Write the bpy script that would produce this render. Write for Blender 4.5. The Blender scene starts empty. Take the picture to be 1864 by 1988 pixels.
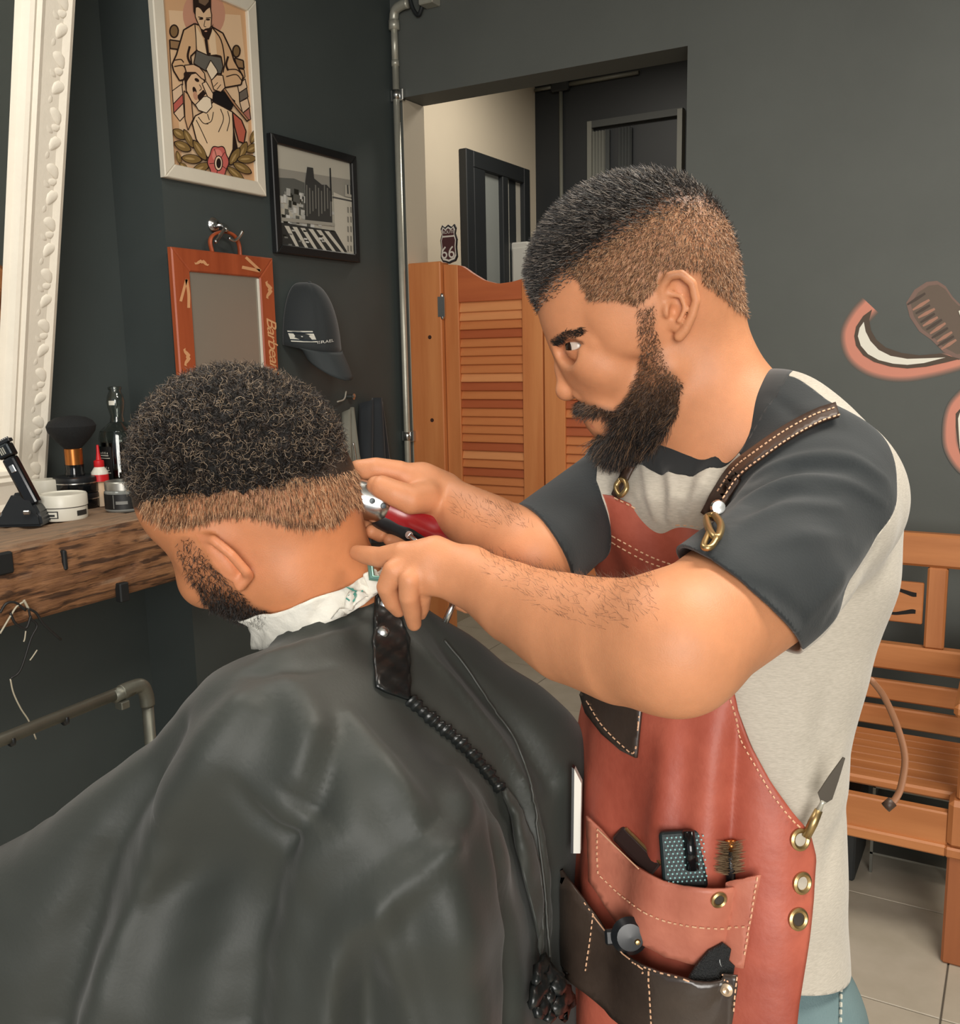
import bpy, bmesh, math, random
import numpy as np
from mathutils import Matrix, Vector
random.seed(7); np.random.seed(7)
SC=bpy.context.scene; COL=SC.collection
# ---------------------------------------------------------------- camera
F=1850.; W,H=1864,1988
CAM=np.array([0,0,1.55])
yaw,pitch,roll=math.radians(30),math.radians(9.3),math.radians(1.15)
fw0=np.array([-math.sin(yaw),math.cos(yaw),0]); r0=np.array([math.cos(yaw),math.sin(yaw),0]); u0=np.array([0,0,1.])
FW=fw0*math.cos(pitch)-u0*math.sin(pitch); u1=u0*math.cos(pitch)+fw0*math.sin(pitch)
RT=r0*math.cos(roll)-u1*math.sin(roll); UP=u1*math.cos(roll)+r0*math.sin(roll)
def ray(x,y): return FW+RT*((x-W/2)/F)-UP*((y-H/2)/F)
def at(x,y,d): return CAM+ray(x,y)*d          # a point seen at x,y, d metres along the view axis
def on(x,y,ax,v):                              # the point of an axis plane seen at x,y
    r=ray(x,y); return CAM+r*((v-CAM[ax])/r[ax])
cd=bpy.data.cameras.new('camera'); cam=bpy.data.objects.new('camera',cd); COL.objects.link(cam)
cd.sensor_fit='VERTICAL'; cd.sensor_height=24; cd.lens=24*F/H; cd.clip_start=.02; cd.clip_end=60
mw=Matrix.Identity(4)
for i in range(3):
    mw[i][0]=RT[i]; mw[i][1]=UP[i]; mw[i][2]=-FW[i]; mw[i][3]=CAM[i]
cam.matrix_world=mw
SC.camera=cam
# ---------------------------------------------------------------- light and exposure
wd=bpy.data.worlds.new('daylight'); SC.world=wd; wd.use_nodes=True
wd.node_tree.nodes['Background'].inputs[0].default_value=(.86,.93,1,1)
wd.node_tree.nodes['Background'].inputs[1].default_value=0.42
def area(name,loc,target,sx,sy,power,col):
    l=bpy.data.lights.new(name,'AREA'); l.shape='RECTANGLE'; l.size=sx; l.size_y=sy; l.energy=power; l.color=col
    o=bpy.data.objects.new(name,l); COL.objects.link(o); o.location=loc
    o.rotation_euler=(Vector(target)-Vector(loc)).to_track_quat('-Z','Y').to_euler()
    return o
area('shopfront_daylight',(1.5,-2.3,1.9),(-.3,1.2,1.3),2.0,1.8,132,(1,.96,.90))
area('ceiling_panel_light',(.55,1.35,3.05),(.45,1.25,0),.6,1.2,46,(1,.93,.82))
area('ceiling_panel_light',(-1.25,.7,3.05),(-1.25,.7,0),.6,1.2,20,(1,.95,.88))
area('inner_room_light',(-2.0,4.5,3.25),(-2.1,4.5,0),.6,.6,22,(1,.93,.82))
SC.view_settings.view_transform='Standard'; SC.view_settings.look='None'
SC.view_settings.gamma=1; SC.view_settings.use_curve_mapping=False
SC.view_settings.exposure=0.12
# ---------------------------------------------------------------- helpers
def lin(c): return tuple(((v/255)/12.92 if v/255<=.04045 else ((v/255+.055)/1.055)**2.4) for v in c)+(1,)
MATS={}
def M(name,c=(128,128,128),rough=.6,metal=0,var=0,vs=8,bump=0,bs=60,stretch=None,spec=.5,c2=None,coat=0,sheen=0,sss=0,trans=0,attr=None,detail=4,emit=0):
    if name in MATS: return MATS[name]
    m=bpy.data.materials.new(name); m.use_nodes=True; MATS[name]=m
    nt=m.node_tree; N=nt.nodes; L=nt.links; b=N['Principled BSDF']
    b.inputs['Base Color'].default_value=lin(c); b.inputs['Roughness'].default_value=rough; b.inputs['Metallic'].default_value=metal
    b.inputs['Specular IOR Level'].default_value=spec
    if coat: b.inputs['Coat Weight'].default_value=coat; b.inputs['Coat Roughness'].default_value=.15
    if sheen: b.inputs['Sheen Weight'].default_value=sheen; b.inputs['Sheen Roughness'].default_value=.5
    if sss:
        b.inputs['Subsurface Weight'].default_value=sss; b.inputs['Subsurface Radius'].default_value=(1,.35,.18); b.inputs['Subsurface Scale'].default_value=.006
    if trans: b.inputs['Transmission Weight'].default_value=trans
    if emit: b.inputs['Emission Color'].default_value=lin(c); b.inputs['Emission Strength'].default_value=emit
    tc=N.new('ShaderNodeTexCoord'); mp=N.new('ShaderNodeMapping'); L.new(tc.outputs['Object'],mp.inputs[0])
    if stretch: mp.inputs['Scale'].default_value=stretch
    src=None
    if attr:
        a=N.new('ShaderNodeAttribute'); a.attribute_name=attr; src=a.outputs['Color']
    if var or c2:
        n=N.new('ShaderNodeTexNoise'); n.inputs['Scale'].default_value=vs; n.inputs['Detail'].default_value=detail; n.inputs['Roughness'].default_value=.6
        L.new(mp.outputs[0],n.inputs['Vector'])
        if c2:
            r=N.new('ShaderNodeValToRGB'); r.color_ramp.elements[0].color=lin(c); r.color_ramp.elements[1].color=lin(c2)
            r.color_ramp.elements[0].position=.35; r.color_ramp.elements[1].position=.65
            L.new(n.outputs['Fac'],r.inputs[0]); src=r.outputs[0]
        if var:
            mr=N.new('ShaderNodeMapRange'); mr.inputs[1].default_value=.3; mr.inputs[2].default_value=.7; mr.inputs[3].default_value=1-var; mr.inputs[4].default_value=1+var
            L.new(n.outputs['Fac'],mr.inputs[0])
            mx=N.new('ShaderNodeMix'); mx.data_type='RGBA'; mx.blend_type='MULTIPLY'; mx.inputs[0].default_value=1
            if src: L.new(src,mx.inputs[6])
            else: mx.inputs[6].default_value=lin(c)
            L.new(mr.outputs[0],mx.inputs[7]); src=mx.outputs[2]
    if src: L.new(src,b.inputs['Base Color'])
    if bump:
        n2=N.new('ShaderNodeTexNoise'); n2.inputs['Scale'].default_value=bs; n2.inputs['Detail'].default_value=3
        L.new(mp.outputs[0],n2.inputs['Vector'])
        bp=N.new('ShaderNodeBump'); bp.inputs['Strength'].default_value=bump; bp.inputs['Distance'].default_value=.004
        L.new(n2.outputs['Fac'],bp.inputs['Height']); L.new(bp.outputs[0],b.inputs['Normal'])
    return m
def tag(o,label=None,cat=None,group=None,kind=None):
    if label: o['label']=label
    if cat: o['category']=cat
    if group: o['group']=group
    if kind: o['kind']=kind
    return o
def link(o,parent=None):
    COL.objects.link(o)
    if parent is not None:
        o.parent=parent
        o.matrix_parent_inverse=(WM[parent.name] if parent.name in WM else Matrix.Identity(4)).inverted()
    return o
WM={}
def thing(name,loc=(0,0,0),label=None,cat=None,group=None,kind=None):
    e=bpy.data.objects.new(name,None); e.empty_display_size=.05; COL.objects.link(e); e.location=tuple(float(v) for v in loc)
    WM[e.name]=Matrix.Translation(e.location)
    return tag(e,label,cat,group,kind)
def mesh(name,v,f,mat=None,smooth=False):
    m=bpy.data.meshes.new(name); m.from_pydata([tuple(map(float,p)) for p in v],[],[tuple(map(int,q)) for q in f]); m.update()
    if mat is not None:
        for q in (mat if isinstance(mat,(list,tuple)) else [mat]): m.materials.append(q)
    if smooth: m.polygons.foreach_set('use_smooth',[True]*len(m.polygons))
    return m
def ob(name,v,f,mat=None,parent=None,smooth=False):
    return link(bpy.data.objects.new(name,mesh(name,v,f,mat,smooth)),parent)
def obm(name,bm,mat=None,parent=None,smooth=False):
    m=bpy.data.meshes.new(name); bm.to_mesh(m); bm.free(); m.update()
    if mat is not None:
        for q in (mat if isinstance(mat,(list,tuple)) else [mat]): m.materials.append(q)
    if smooth: m.polygons.foreach_set('use_smooth',[True]*len(m.polygons))
    return link(bpy.data.objects.new(name,m),parent)
def frame(o,ex,ey,ez):
    m=Matrix.Identity(4)
    for i in range(3): m[i][0]=ex[i]; m[i][1]=ey[i]; m[i][2]=ez[i]; m[i][3]=o[i]
    return m
def nrm(v): v=np.asarray(v,float); return v/np.linalg.norm(v)
def boxbm(lo,hi,bev=0,mat4=None,seg=1):
    bm=bmesh.new(); bmesh.ops.create_cube(bm,size=1)
    lo=Vector(lo); hi=Vector(hi)
    for v in bm.verts: v.co=Vector(((v.co.x+.5)*(hi.x-lo.x)+lo.x,(v.co.y+.5)*(hi.y-lo.y)+lo.y,(v.co.z+.5)*(hi.z-lo.z)+lo.z))
    if bev: bmesh.ops.bevel(bm,geom=bm.edges[:],offset=bev,segments=seg,affect='EDGES',profile=.5)
    if mat4: bm.transform(mat4)
    return bm
def box(name,lo,hi,mat,parent=None,bev=0,mat4=None,seg=1): return obm(name,boxbm(lo,hi,bev,mat4,seg),mat,parent)
def tubevf(P,r,seg=10,cap=True,flat=None):
    P=np.asarray(P,float); n=len(P); r=np.broadcast_to(np.asarray(r,float),(n,))
    T=np.gradient(P,axis=0); T/=np.linalg.norm(T,axis=1)[:,None]+1e-12
    u=np.cross(T[0],[0,0,1.]);
    if np.linalg.norm(u)<.1: u=np.cross(T[0],[0,1.,0])
    u/=np.linalg.norm(u); V=[];Fc=[]
    for i in range(n):
        u=u-T[i]*(u@T[i]); u/=np.linalg.norm(u)+1e-12; w=np.cross(T[i],u)
        for k in range(seg):
            a=2*math.pi*k/seg; V.append(P[i]+r[i]*(u*math.cos(a)+w*math.sin(a)*(flat or 1)))
    for i in range(n-1):
        for k in range(seg):
            a=i*seg+k; b=i*seg+(k+1)%seg; Fc.append((a,b,b+seg,a+seg))
    if cap: Fc.append(tuple(range(seg))[::-1]); Fc.append(tuple(range((n-1)*seg,n*seg)))
    return V,Fc
def tube(name,P,r,mat,parent=None,seg=10,smooth=True,flat=None):
    v,f=tubevf(P,r,seg,True,flat); return ob(name,v,f,mat,parent,smooth)
def catmull(P,n=8):
    P=np.asarray(P,float); Q=np.vstack([2*P[0]-P[1],P,2*P[-1]-P[-2]]); out=[]
    for i in range(1,len(Q)-2):
        for t in np.linspace(0,1,n,endpoint=False):
            a,b,c,d=Q[i-1],Q[i],Q[i+1],Q[i+2]
            out.append(.5*((2*b)+(c-a)*t+(2*a-5*b+4*c-d)*t*t+(3*b-a-3*c+d)*t**3))
    out.append(P[-1]); return np.array(out)
def lathevf(prof,seg=28,axis=(0,0,1),origin=(0,0,0)):
    az=nrm(axis); ax=np.cross([0,1.,0],az)
    if np.linalg.norm(ax)<.1: ax=np.cross([1.,0,0],az)
    ax=nrm(ax); ay=np.cross(az,ax); o=np.asarray(origin,float); V=[];Fc=[];n=len(prof)
    for (r,z) in prof:
        for k in range(seg):
            a=2*math.pi*k/seg; V.append(o+az*z+(ax*math.cos(a)+ay*math.sin(a))*max(r,1e-5))
    for i in range(n-1):
        for k in range(seg):
            a=i*seg+k; b=i*seg+(k+1)%seg; Fc.append((a,b,b+seg,a+seg))
    Fc.append(tuple(range(seg))[::-1]); Fc.append(tuple(range((n-1)*seg,n*seg)))
    return V,Fc
def lathe(name,prof,mat,parent=None,seg=28,axis=(0,0,1),origin=(0,0,0),smooth=True):
    v,f=lathevf(prof,seg,axis,origin); o=ob(name,v,f,mat,parent,smooth)
    if smooth: autosm(o)
    return o
def autosm(o,ang=35):
    m=o.data; bm=bmesh.new(); bm.from_mesh(m)
    for e in bm.edges:
        if len(e.link_faces)==2 and e.calc_face_angle(0)>math.radians(ang): e.smooth=False
    bm.to_mesh(m); bm.free()
def prism(name,pts,depth,fr,mat,parent=None,bev=0):
    bm=bmesh.new(); vs=[bm.verts.new((p[0],p[1],0)) for p in pts]; f=bm.faces.new(vs)
    r=bmesh.ops.extrude_face_region(bm,geom=[f]); 
    for v in r['geom']:
        if isinstance(v,bmesh.types.BMVert): v.co.z+=depth
    bmesh.ops.recalc_face_normals(bm,faces=bm.faces[:])
    if bev: bmesh.ops.bevel(bm,geom=[e for e in bm.edges if abs(e.verts[0].co.z-e.verts[1].co.z)<1e-6],offset=bev,segments=1,affect='EDGES')
    bm.transform(fr); return obm(name,bm,mat,parent)
def bez(P,n=10): return catmull(P,n)
def textmesh(s,size,fr,depth=.0008,shear=0,spacing=1):
    c=bpy.data.curves.new('t','FONT'); c.body=s; c.size=size; c.extrude=depth/2; c.shear=shear; c.resolution_u=3; c.space_character=spacing
    o=bpy.data.objects.new('t',c); m=bpy.data.meshes.new_from_object(o)
    bpy.data.objects.remove(o); m.transform(fr); return m
def text(name,s,size,fr,mat,parent=None,depth=.0008,shear=0,spacing=1):
    m=textmesh(s,size,fr,depth,shear,spacing); m.name=name; m.materials.clear(); m.materials.append(mat)
    return link(bpy.data.objects.new(name,m),parent)
def strokepoly(P,w):
    P=np.asarray(P,float); T=np.gradient(P,axis=0); T/=np.linalg.norm(T,axis=1)[:,None]+1e-9
    Nn=np.stack([-T[:,1],T[:,0]],1); w=np.broadcast_to(np.asarray(w,float),(len(P),))[:,None]/2
    return np.vstack([P+Nn*w,(P-Nn*w)[::-1]])
def prints(name,items,mapf,nrmv,parent,step=.00025,base=.0006,rough=.7):
    """flat print: list of (colour, polygon) mapped by mapf onto a surface, each a hair above the last"""
    mats=[];idx={};V=[];Fc=[];MI=[];nv=np.asarray(nrmv,float)
    for k,(c,pts) in enumerate(items):
        if c not in idx:
            idx[c]=len(mats); mats.append(M('ink_%d_%d_%d'%c,c,rough,spec=.2))
        q=[Vector((float(p[0]),float(p[1]),0)) for p in pts]
        from mathutils.geometry import tessellate_polygon
        tri=tessellate_polygon([q]); o=len(V)
        for p in pts: V.append(np.asarray(mapf(p[0],p[1]))+nv*(base+step*k))
        for t in tri: Fc.append((o+t[0],o+t[1],o+t[2])); MI.append(idx[c])
    m=mesh(name,V,Fc,mats)
    m.polygons.foreach_set('material_index',MI)
    bm=bmesh.new(); bm.from_mesh(m)
    for f in bm.faces:
        f.normal_update()
        if f.normal.dot(Vector(nv))<0: f.normal_flip()
    bm.to_mesh(m); bm.free()
    return link(bpy.data.objects.new(name,m),parent)
def ellp(cx,cy,rx,ry,n=20,rot=0):
    a=np.linspace(0,2*math.pi,n,endpoint=False); x=rx*np.cos(a); y=ry*np.sin(a); c,s=math.cos(rot),math.sin(rot)
    return np.stack([cx+x*c-y*s,cy+x*s+y*c],1)
# ---------------------------------------------------------------- structure
DL,DB=-2.30,3.35
def S(o): o['kind']='structure'; return o
m_wall=M('charcoal_wall_paint',(86,89,85),.62,var=.06,vs=3,bump=.05,bs=120)
m_wallL=M('dark_teal_wall_paint',(65,72,71),.6,var=.06,vs=3,bump=.05,bs=120)
m_wallin=M('cream_wall_paint',(196,184,163),.8,var=.03,vs=2)
m_black=M('black_paint',(30,33,35),.55,var=.05,vs=4)
m_ceil=M('ceiling_paint',(150,148,140),.8,var=.03)
m_tile=M('beige_floor_tile',(178,168,150),.33,var=.05,vs=5,c2=(186,176,160))
m_grout=M('floor_grout',(96,88,78),.9)
y0=2.115; XR=-2.515
S(box('wall_left',(DL-.35,y0,0),(DL,DB+.16,3.2),m_wallL))
S(box('wall_left_recess',(XR-.15,-2.6,0),(XR,y0,3.2),m_wallL))
OX0,OX1,OZ=-2.257,-1.084,2.574; T=.155
bm=bmesh.new()
for lo,hi in (((-3.0,DB,0),(OX0,DB+T,3.3)),((OX0,DB,OZ),(OX1,DB+T,3.3)),((OX1,DB,0),(2.3,DB+T,3.3))):
    b=boxbm(lo,hi); me=bpy.data.meshes.new('tmp'); b.to_mesh(me); b.free(); bm.from_mesh(me); bpy.data.meshes.remove(me)
S(obm('wall_back',bm,m_wall))
S(box('wall_right',(2.3,-2.6,0),(2.45,DB+.16,3.2),m_wall))
S(box('ceiling',(-2.7,-2.6,3.2),(2.45,DB+.16,3.3),m_ceil))
S(box('trim_4',(OX0,DB+.004,0),(OX0+.003,DB+T,OZ-.002),m_wallin))
# inner room beyond the doorway
XI,YI=-2.85,5.74
S(box('wall_inner_left',(XI-.1,DB+T,0),(XI,YI,3.5),m_wallin))
S(box('wall_inner_far',(XI-.1,YI,0),(.2,YI+.1,3.5),m_black))
S(box('wall_inner_right',(.1,DB+T,0),(.2,YI,3.5),m_wallin))
S(box('ceiling_inner',(XI-.1,DB+T,3.4),(.2,YI,3.5),m_ceil))
# floor of laid tiles
fl=S(box('floor',(-3.0,-2.6,-.06),(2.45,YI,-.004),m_grout))
TS=.467
tm=boxbm((-TS/2+.002,-TS/2+.002,-.006),(TS/2-.002,TS/2-.002,0),.0015); tme=bpy.data.meshes.new('tile'); tm.to_mesh(tme); tm.free(); tme.materials.append(m_tile)
for i in range(-7,6):
    for j in range(-8,8):
        cx=-.09+TS*(i+.5); cy=2.26+TS*(j+.5)
        if cx-TS/2<-3 or cx+TS/2>2.4 or cy-TS/2<-2.55 or cy+TS/2>YI: continue
        o=link(bpy.data.objects.new('tile',tme),fl); o.location=(cx,cy,0)
# ---------------------------------------------------------------- wood
def wood(name,c1,c2,axis,rough=.45,sc=1.,dark=None,bump=.12):
    m=M(name,c1,rough,c2=c2,vs=9*sc,stretch=tuple(.12 if k==axis else 1.6 for k in range(3)),bump=bump,bs=26*sc,detail=6)
    return m
w_v=wood('pine_upright_grain',(196,118,66),(214,140,84),2)
w_h=wood('pine_cross_grain',(186,106,58),(206,128,74),0)
w_h2=wood('reddish_pine_cross_grain',(158,78,42),(178,92,52),0)
w_b=wood('bench_wood_cross',(168,104,58),(190,124,74),0)
w_bv=wood('bench_wood_upright',(166,102,58),(188,122,74),2)
m_chrome=M('polished_steel',(200,200,198),.22,1)
m_dsteel=M('galvanised_steel',(186,184,170),.35,.45,var=.08,vs=20)
m_brass=M('aged_brass',(176,150,104),.35,.9)
# ---------------------------------------------------------------- swing doors
dY=DB+.02
def jamb(x0,x1,nm):
    return S(box(nm,(x0,dY-.02,0.0),(x1,dY+.05,1.93),w_v,None,.004))
jamb(OX0+.003,-2.098,'trim_1'); jamb(-1.243,OX1-.003,'trim_2')
def leaf(x0,x1,flip,lab,nm):
    t=thing(nm,((x0+x1)/2,dY,.69),lab,None,None,'structure')
    w=.056 if not flip else .06; z0=.69; ztop=1.915
    def topz(s): # s from the hinge side 0..1 : high, dips, rises a little
        return np.interp(s,[0,.13,.2,.3,.42,.56,.7,.85,1],[1.918,1.914,1.905,1.875,1.845,1.829,1.833,1.846,1.853])
    sx=(lambda s: x0+(x1-x0)*s) if not flip else (lambda s: x1-(x1-x0)*s)
    wl=.066; wr=.088; wd=x1-x0
    a=wl/wd; b=1-wr/wd
    def poly(sa,sb,n,zlow,nm2,mt,yo=0,th=.035):
        ss=np.linspace(sa,sb,n); top=[(sx(s),topz(s)) for s in ss]; bot=[(sx(ss[-1]),zlow),(sx(ss[0]),zlow)]
        fr=frame((0,dY+yo,0),(1,0,0),(0,0,1),(0,1,0))
        return prism(nm2,top+bot,th,fr,mt,t,.002)
    poly(0,a,4,z0,'stile',w_v); poly(b,1,4,z0,'stile',w_v)
    poly(a,b,16,1.765,'curved_top_rail',wood('top_rail_grain',(178,92,52),(194,106,60),0),.004,.027)
    box('bottom_rail',(sx(a) if not flip else sx(b),dY+.004,z0),(sx(b) if not flip else sx(a),dY+.03,z0+.1),w_h,t,.002)
    xa,xb=sorted((sx(a),sx(b))); n=28; zs=np.linspace(1.748,z0+.115,n)
    bmL=boxbm((-(xb-xa)/2,-.005,-.024),((xb-xa)/2,.004,.024),.0015)
    mes=[]
    for mt in (w_h,w_h2,wood('light_pine_cross_grain',(204,130,78),(222,150,96),0)):
        me=bpy.data.meshes.new('slat'); bmL.to_mesh(me); me.materials.append(mt); mes.append(me)
    bmL.free(); rr=random.Random(5 if not flip else 9)
    for k,z in enumerate(zs):
        o=link(bpy.data.objects.new('slat',rr.choice([mes[0],mes[0],mes[2],mes[1]])),t)
        o.location=((xa+xb)/2,dY+.017,z); o.rotation_euler=(math.radians(-17),0,0)
    return t
d1=leaf(-2.094,-1.652,False,'louvred wooden swing door leaf hinged beside the metal wall pipe','door_1')
d2=leaf(-1.645,-1.247,True,'louvred wooden swing door leaf half hidden behind the barber','door_2')
for z in (1.70,.95):
    o=tube('hinge',[(-2.096,dY-.012,z),(-2.096,dY-.012,z+.008),(-2.096,dY-.012,z+.095),(-2.096,dY-.012,z+.103)],[.007,.0085,.0085,.007],m_chrome,d1,12)
    h=box('hinge_plate',(-2.112,dY-.022,z+.01),(-2.08,dY-.018,z+.09),m_chrome,d1)
for z in (1.63,1.29): lathe('screw_plug',[(0,-.001),(.008,-.001),(.008,.002)],M('dark_hole',(60,32,20),.8),d1,14,(0,-1,0),(-2.155,dY-.02,z))
# route sign standing on the door
t=thing('route_sign',(-2.07,dY+.0,1.918),'small dark shield shaped road sign reading ROUTE 66 on the swing door','sign')
def shield(s): 
    P=[(-.5,-.36),(-.46,-.1),(-.5,.1),(-.4,.26),(-.46,.40),(-.36,.5),(-.2,.43),(0,.5),(.2,.43),(.36,.5),(.46,.40),(.4,.26),(.5,.1),(.46,-.1),(.5,-.36),(.38,-.47),(.15,-.5),(0,-.53),(-.15,-.5),(-.38,-.47)]
    return [(x*s*.078,y*s*.148) for x,y in P]
fz=frame((-2.064,dY+.004,1.997),(1,0,0),(0,0,1),(0,-1,0))
prism('sign_plate',shield(1),.008,fz,M('sign_black',(34,30,32),.5),t)
fz2=frame((-2.064,dY-.0042,1.997),(1,0,0),(0,0,1),(0,-1,0))
prism('sign_rim',shield(.9),.0006,fz2,M('sign_cream',(205,196,184),.6),t)
fz3=frame((-2.064,dY-.0050,1.997),(1,0,0),(0,0,1),(0,-1,0))
prism('sign_face',shield(.8),.0006,fz3,M('sign_maroon',(70,34,34),.6),t)
box('sign_band',(-2.064-.027,dY-.0064,2.022),(-2.064+.027,dY-.0056,2.028),M('sign_cream',(205,196,184),.6),t)
mc=M('sign_cream',(205,196,184),.6)
text('sign_number','66',.068,frame((-2.064-.037,dY-.0066,1.940),(1,0,0),(0,0,1),(0,-1,0)),mc,t)
text('sign_word','ROUTE',.018,frame((-2.064-.028,dY-.0066,2.036),(1,0,0),(0,0,1),(0,-1,0)),mc,t)
# ---------------------------------------------------------------- pipes
def pth(*p): return catmull(np.array(p,float),6)
t=thing('conduit_pipe',(-2.262,DB-.025,1.0),'tall bright metal conduit pipe running up the room corner beside the swing door','pipe')
cx,cy=-2.268,DB-.022
tube('pipe_run',[(cx,cy,.0),(cx,cy,2.70)],.0135,m_dsteel,t,14)
tube('pipe_run',[(cx,cy,2.703),(cx,cy,2.85)],.0135,m_dsteel,t,14)
tube('coupling',[(cx,cy,2.69),(cx,cy,2.712)],.0158,m_dsteel,t,14)
tube('elbow',pth((cx,cy,2.84),(cx,cy,2.87),(cx+.012,cy-.004,2.895),(cx+.045,cy-.008,2.905),(cx+.075,cy-.01,2.906)),[.0185]*25,m_dsteel,t,14)
tube('elbow_collar',[(cx,cy,2.825),(cx,cy,2.86)],.0215,m_dsteel,t,14)
for z in (2.56,1.2): 
    b=boxbm((cx-.03,cy+.0,z),(cx+.03,cy+.022,z+.045),.003); obm('clamp',b,m_chrome,t)
    tube('clamp_band',[(cx,cy,z+.005),(cx,cy,z+.04)],.0165,m_chrome,t,14)
t=thing('wall_lamp',(-2.0,DB,2.9),'pale rusty light fitting fixed high above the doorway','light fitting')
a=on(835,12,1,DB-.03); b2=on(1010,-25,1,DB-.03)
box('lamp_body',(a[0],DB-.08,2.915),(a[0]+.6,DB,2.99),M('aged_cream_metal',(190,182,166),.5,.2,c2=(150,120,96),vs=14),t,.01)
box('bracket',(a[0]-.035,DB-.06,2.88),(a[0]+.03,DB,2.95),m_dsteel,t,.004)
tube('cable',pth((a[0]-.12,DB-.01,3.19),(a[0]-.11,DB-.02,3.0),(a[0]-.09,DB-.02,2.9),(a[0]-.06,DB-.02,2.86),(a[0]-.03,DB-.03,2.9)),.008,m_black,t,8)
# inner room fittings
m_glass=M('dull_window_pane',(150,154,150),.25,var=.05)
t=tag(thing('window_1',(XI,5.15,2.0),'black framed inner window with pale panes on the cream wall',None),None,None,None,'structure')
for (ya,yb,za,zb) in ((4.777,4.86,1.2,2.69),(5.48,5.56,1.2,2.69),(4.86,5.48,2.60,2.69),(5.2,5.27,1.2,2.6),(4.86,4.99,1.2,2.6)):
    box('window_frame',(XI,ya,za),(XI+.05,yb,zb),m_black,t,.004)
for (ya,yb,c) in ((4.99,5.2,(138,142,138)),(5.27,5.33,(186,184,172)),(5.33,5.42,(40,44,46)),(5.42,5.48,(176,172,160))):
    box('pane',(XI+.005,ya,1.2),(XI+.02,yb,2.6),M('inner_pane_%d'%c[0],c,.3),t)
t=tag(thing('door_3',(-2.16,YI,0),'dark inner doorway with grey frame and curtain strips',None),None,None,None,'structure')
m_gry=M('grey_frame_paint',(112,112,104),.6)
box('door_frame',(-2.475,YI-.04,0),(-2.445,YI,2.96),m_gry,t); box('door_frame',(-2.445,YI-.04,2.92),(-1.87,YI,2.96),M('dark_grey_frame',(62,64,62),.6),t)
box('door_frame',(-1.895,YI-.06,0),(-1.865,YI,2.95),m_gry,t)
for k,(xa,xb,c) in enumerate(((-2.44,-2.36,(112,112,104)),(-2.355,-2.335,(70,72,70)),(-2.27,-2.19,(62,64,63)),)):
    V=[];Fc=[];n=9
    for i in range(n):
        x=xa+(xb-xa)*i/(n-1); yy=YI-.02-.012*math.cos(i*math.pi)
        V+= [(x,yy,0),(x,yy,2.9)]
    for i in range(n-1): Fc.append((2*i,2*i+2,2*i+3,2*i+1))
    o=ob('curtain_strip',V,Fc,M('curtain_%d'%c[0],c,.8),t,True); md=o.modifiers.new('thick','SOLIDIFY'); md.thickness=.004
t=thing('ceiling_conduit',(-2.6,YI,2.8),'thin grey conduit with a tee running up the dark inner wall','pipe')
mcd=M('grey_conduit',(120,120,110),.5,.3)
tube('pipe_run',[(-2.66,YI-.02,0),(-2.66,YI-.02,3.17)],.012,mcd,t); tube('pipe_run',[(-2.84,YI-.02,3.2),(-2.7,YI-.02,3.2)],.011,mcd,t); tube('pipe_run',[(-2.6,YI-.02,3.2),(-2.15,YI-.02,3.2)],.013,mcd,t)
box('junction_tee',(-2.72,YI-.045,3.165),(-2.6,YI,3.235),M('tee_black',(40,42,42),.5),t,.008)
t=thing('white_cupboard',(-2.72,5.62,0),'white cupboard in the inner room behind the barbers head','cupboard')
box('body',(XI+.005,5.36,0),(-2.72,5.70,2.235),M('white_enamel',(190,188,180),.4),t,.01); box('door',(XI+.03,5.345,.1),(-2.73,5.36,2.2),M('white_enamel',(190,188,180),.4),t,.004)
# ---------------------------------------------------------------- bench
t=thing('wooden_bench',(-.5,2.78,0),'orange wooden slatted bench against the back wall behind the barber','bench')
bx0,bx1=-1.02,-.02; by=3.05
box('top_rail',(bx0,by,.905),(bx1+.04,by+.045,1.005),w_b,t,.008)
box('middle_rail',(bx0,by,.575),(bx1+.02,by+.045,.655),w_b,t,.006)
for xa in (-.232,-.62,bx0+.0): box('back_post',(xa,by+.003,.655),(xa+.055,by+.04,.905),w_bv,t,.006)
for xa in (bx0-.03,bx1+.0): box('rear_leg',(xa,by-.005,0),(xa+.06,by+.05,.93),w_bv,t,.006)
for xc in (-.292,-.68):   # cut-out panel
    n=40; fr=frame((0,by+.012,0),(1,0,0),(0,0,1),(0,1,0))
    bmp=boxbm((xc-.06,by+.012,.725),(xc+.052,by+.03,.852),.003); obm('fretwork_panel',bmp,w_b,t)
    for zz,s in ((.822,1),(.757,-1)):
        P=[(xc-.07,zz+.000),(xc-.03,zz+.006*s),(xc+.0,zz),(xc+.022,zz-.006*s),(xc+.033,zz-.006*s)]
        Q=strokepoly(catmull(P,6),np.concatenate([np.linspace(.006,.014,19),np.linspace(.014,.012,6)])[:len(catmull(P,6))])
        prism('cut_out',[tuple(q) for q in Q],.0006,frame((0,by+.0118,0),(1,0,0),(0,0,1),(0,-1,0)),M('slot_shadow',(24,20,18),.9),t)
for z in (.475,.39): box('back_slat',(bx0,by+.005,z),(bx1,by+.03,z+.062),w_b,t,.005)
for k in range(7): 
    yy=2.56+k*.066
    box('seat_slat',(bx0,yy,.405-.006*k),(bx1,yy+.056,.430-.006*k),w_b,t,.006)
box('front_rail',(bx0,2.50,.30),(bx1-.09,2.53,.40),w_b,t,.004); box('front_moulding',(bx0,2.488,.288),(bx1-.09,2.505,.318),w_b,t,.005)
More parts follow.
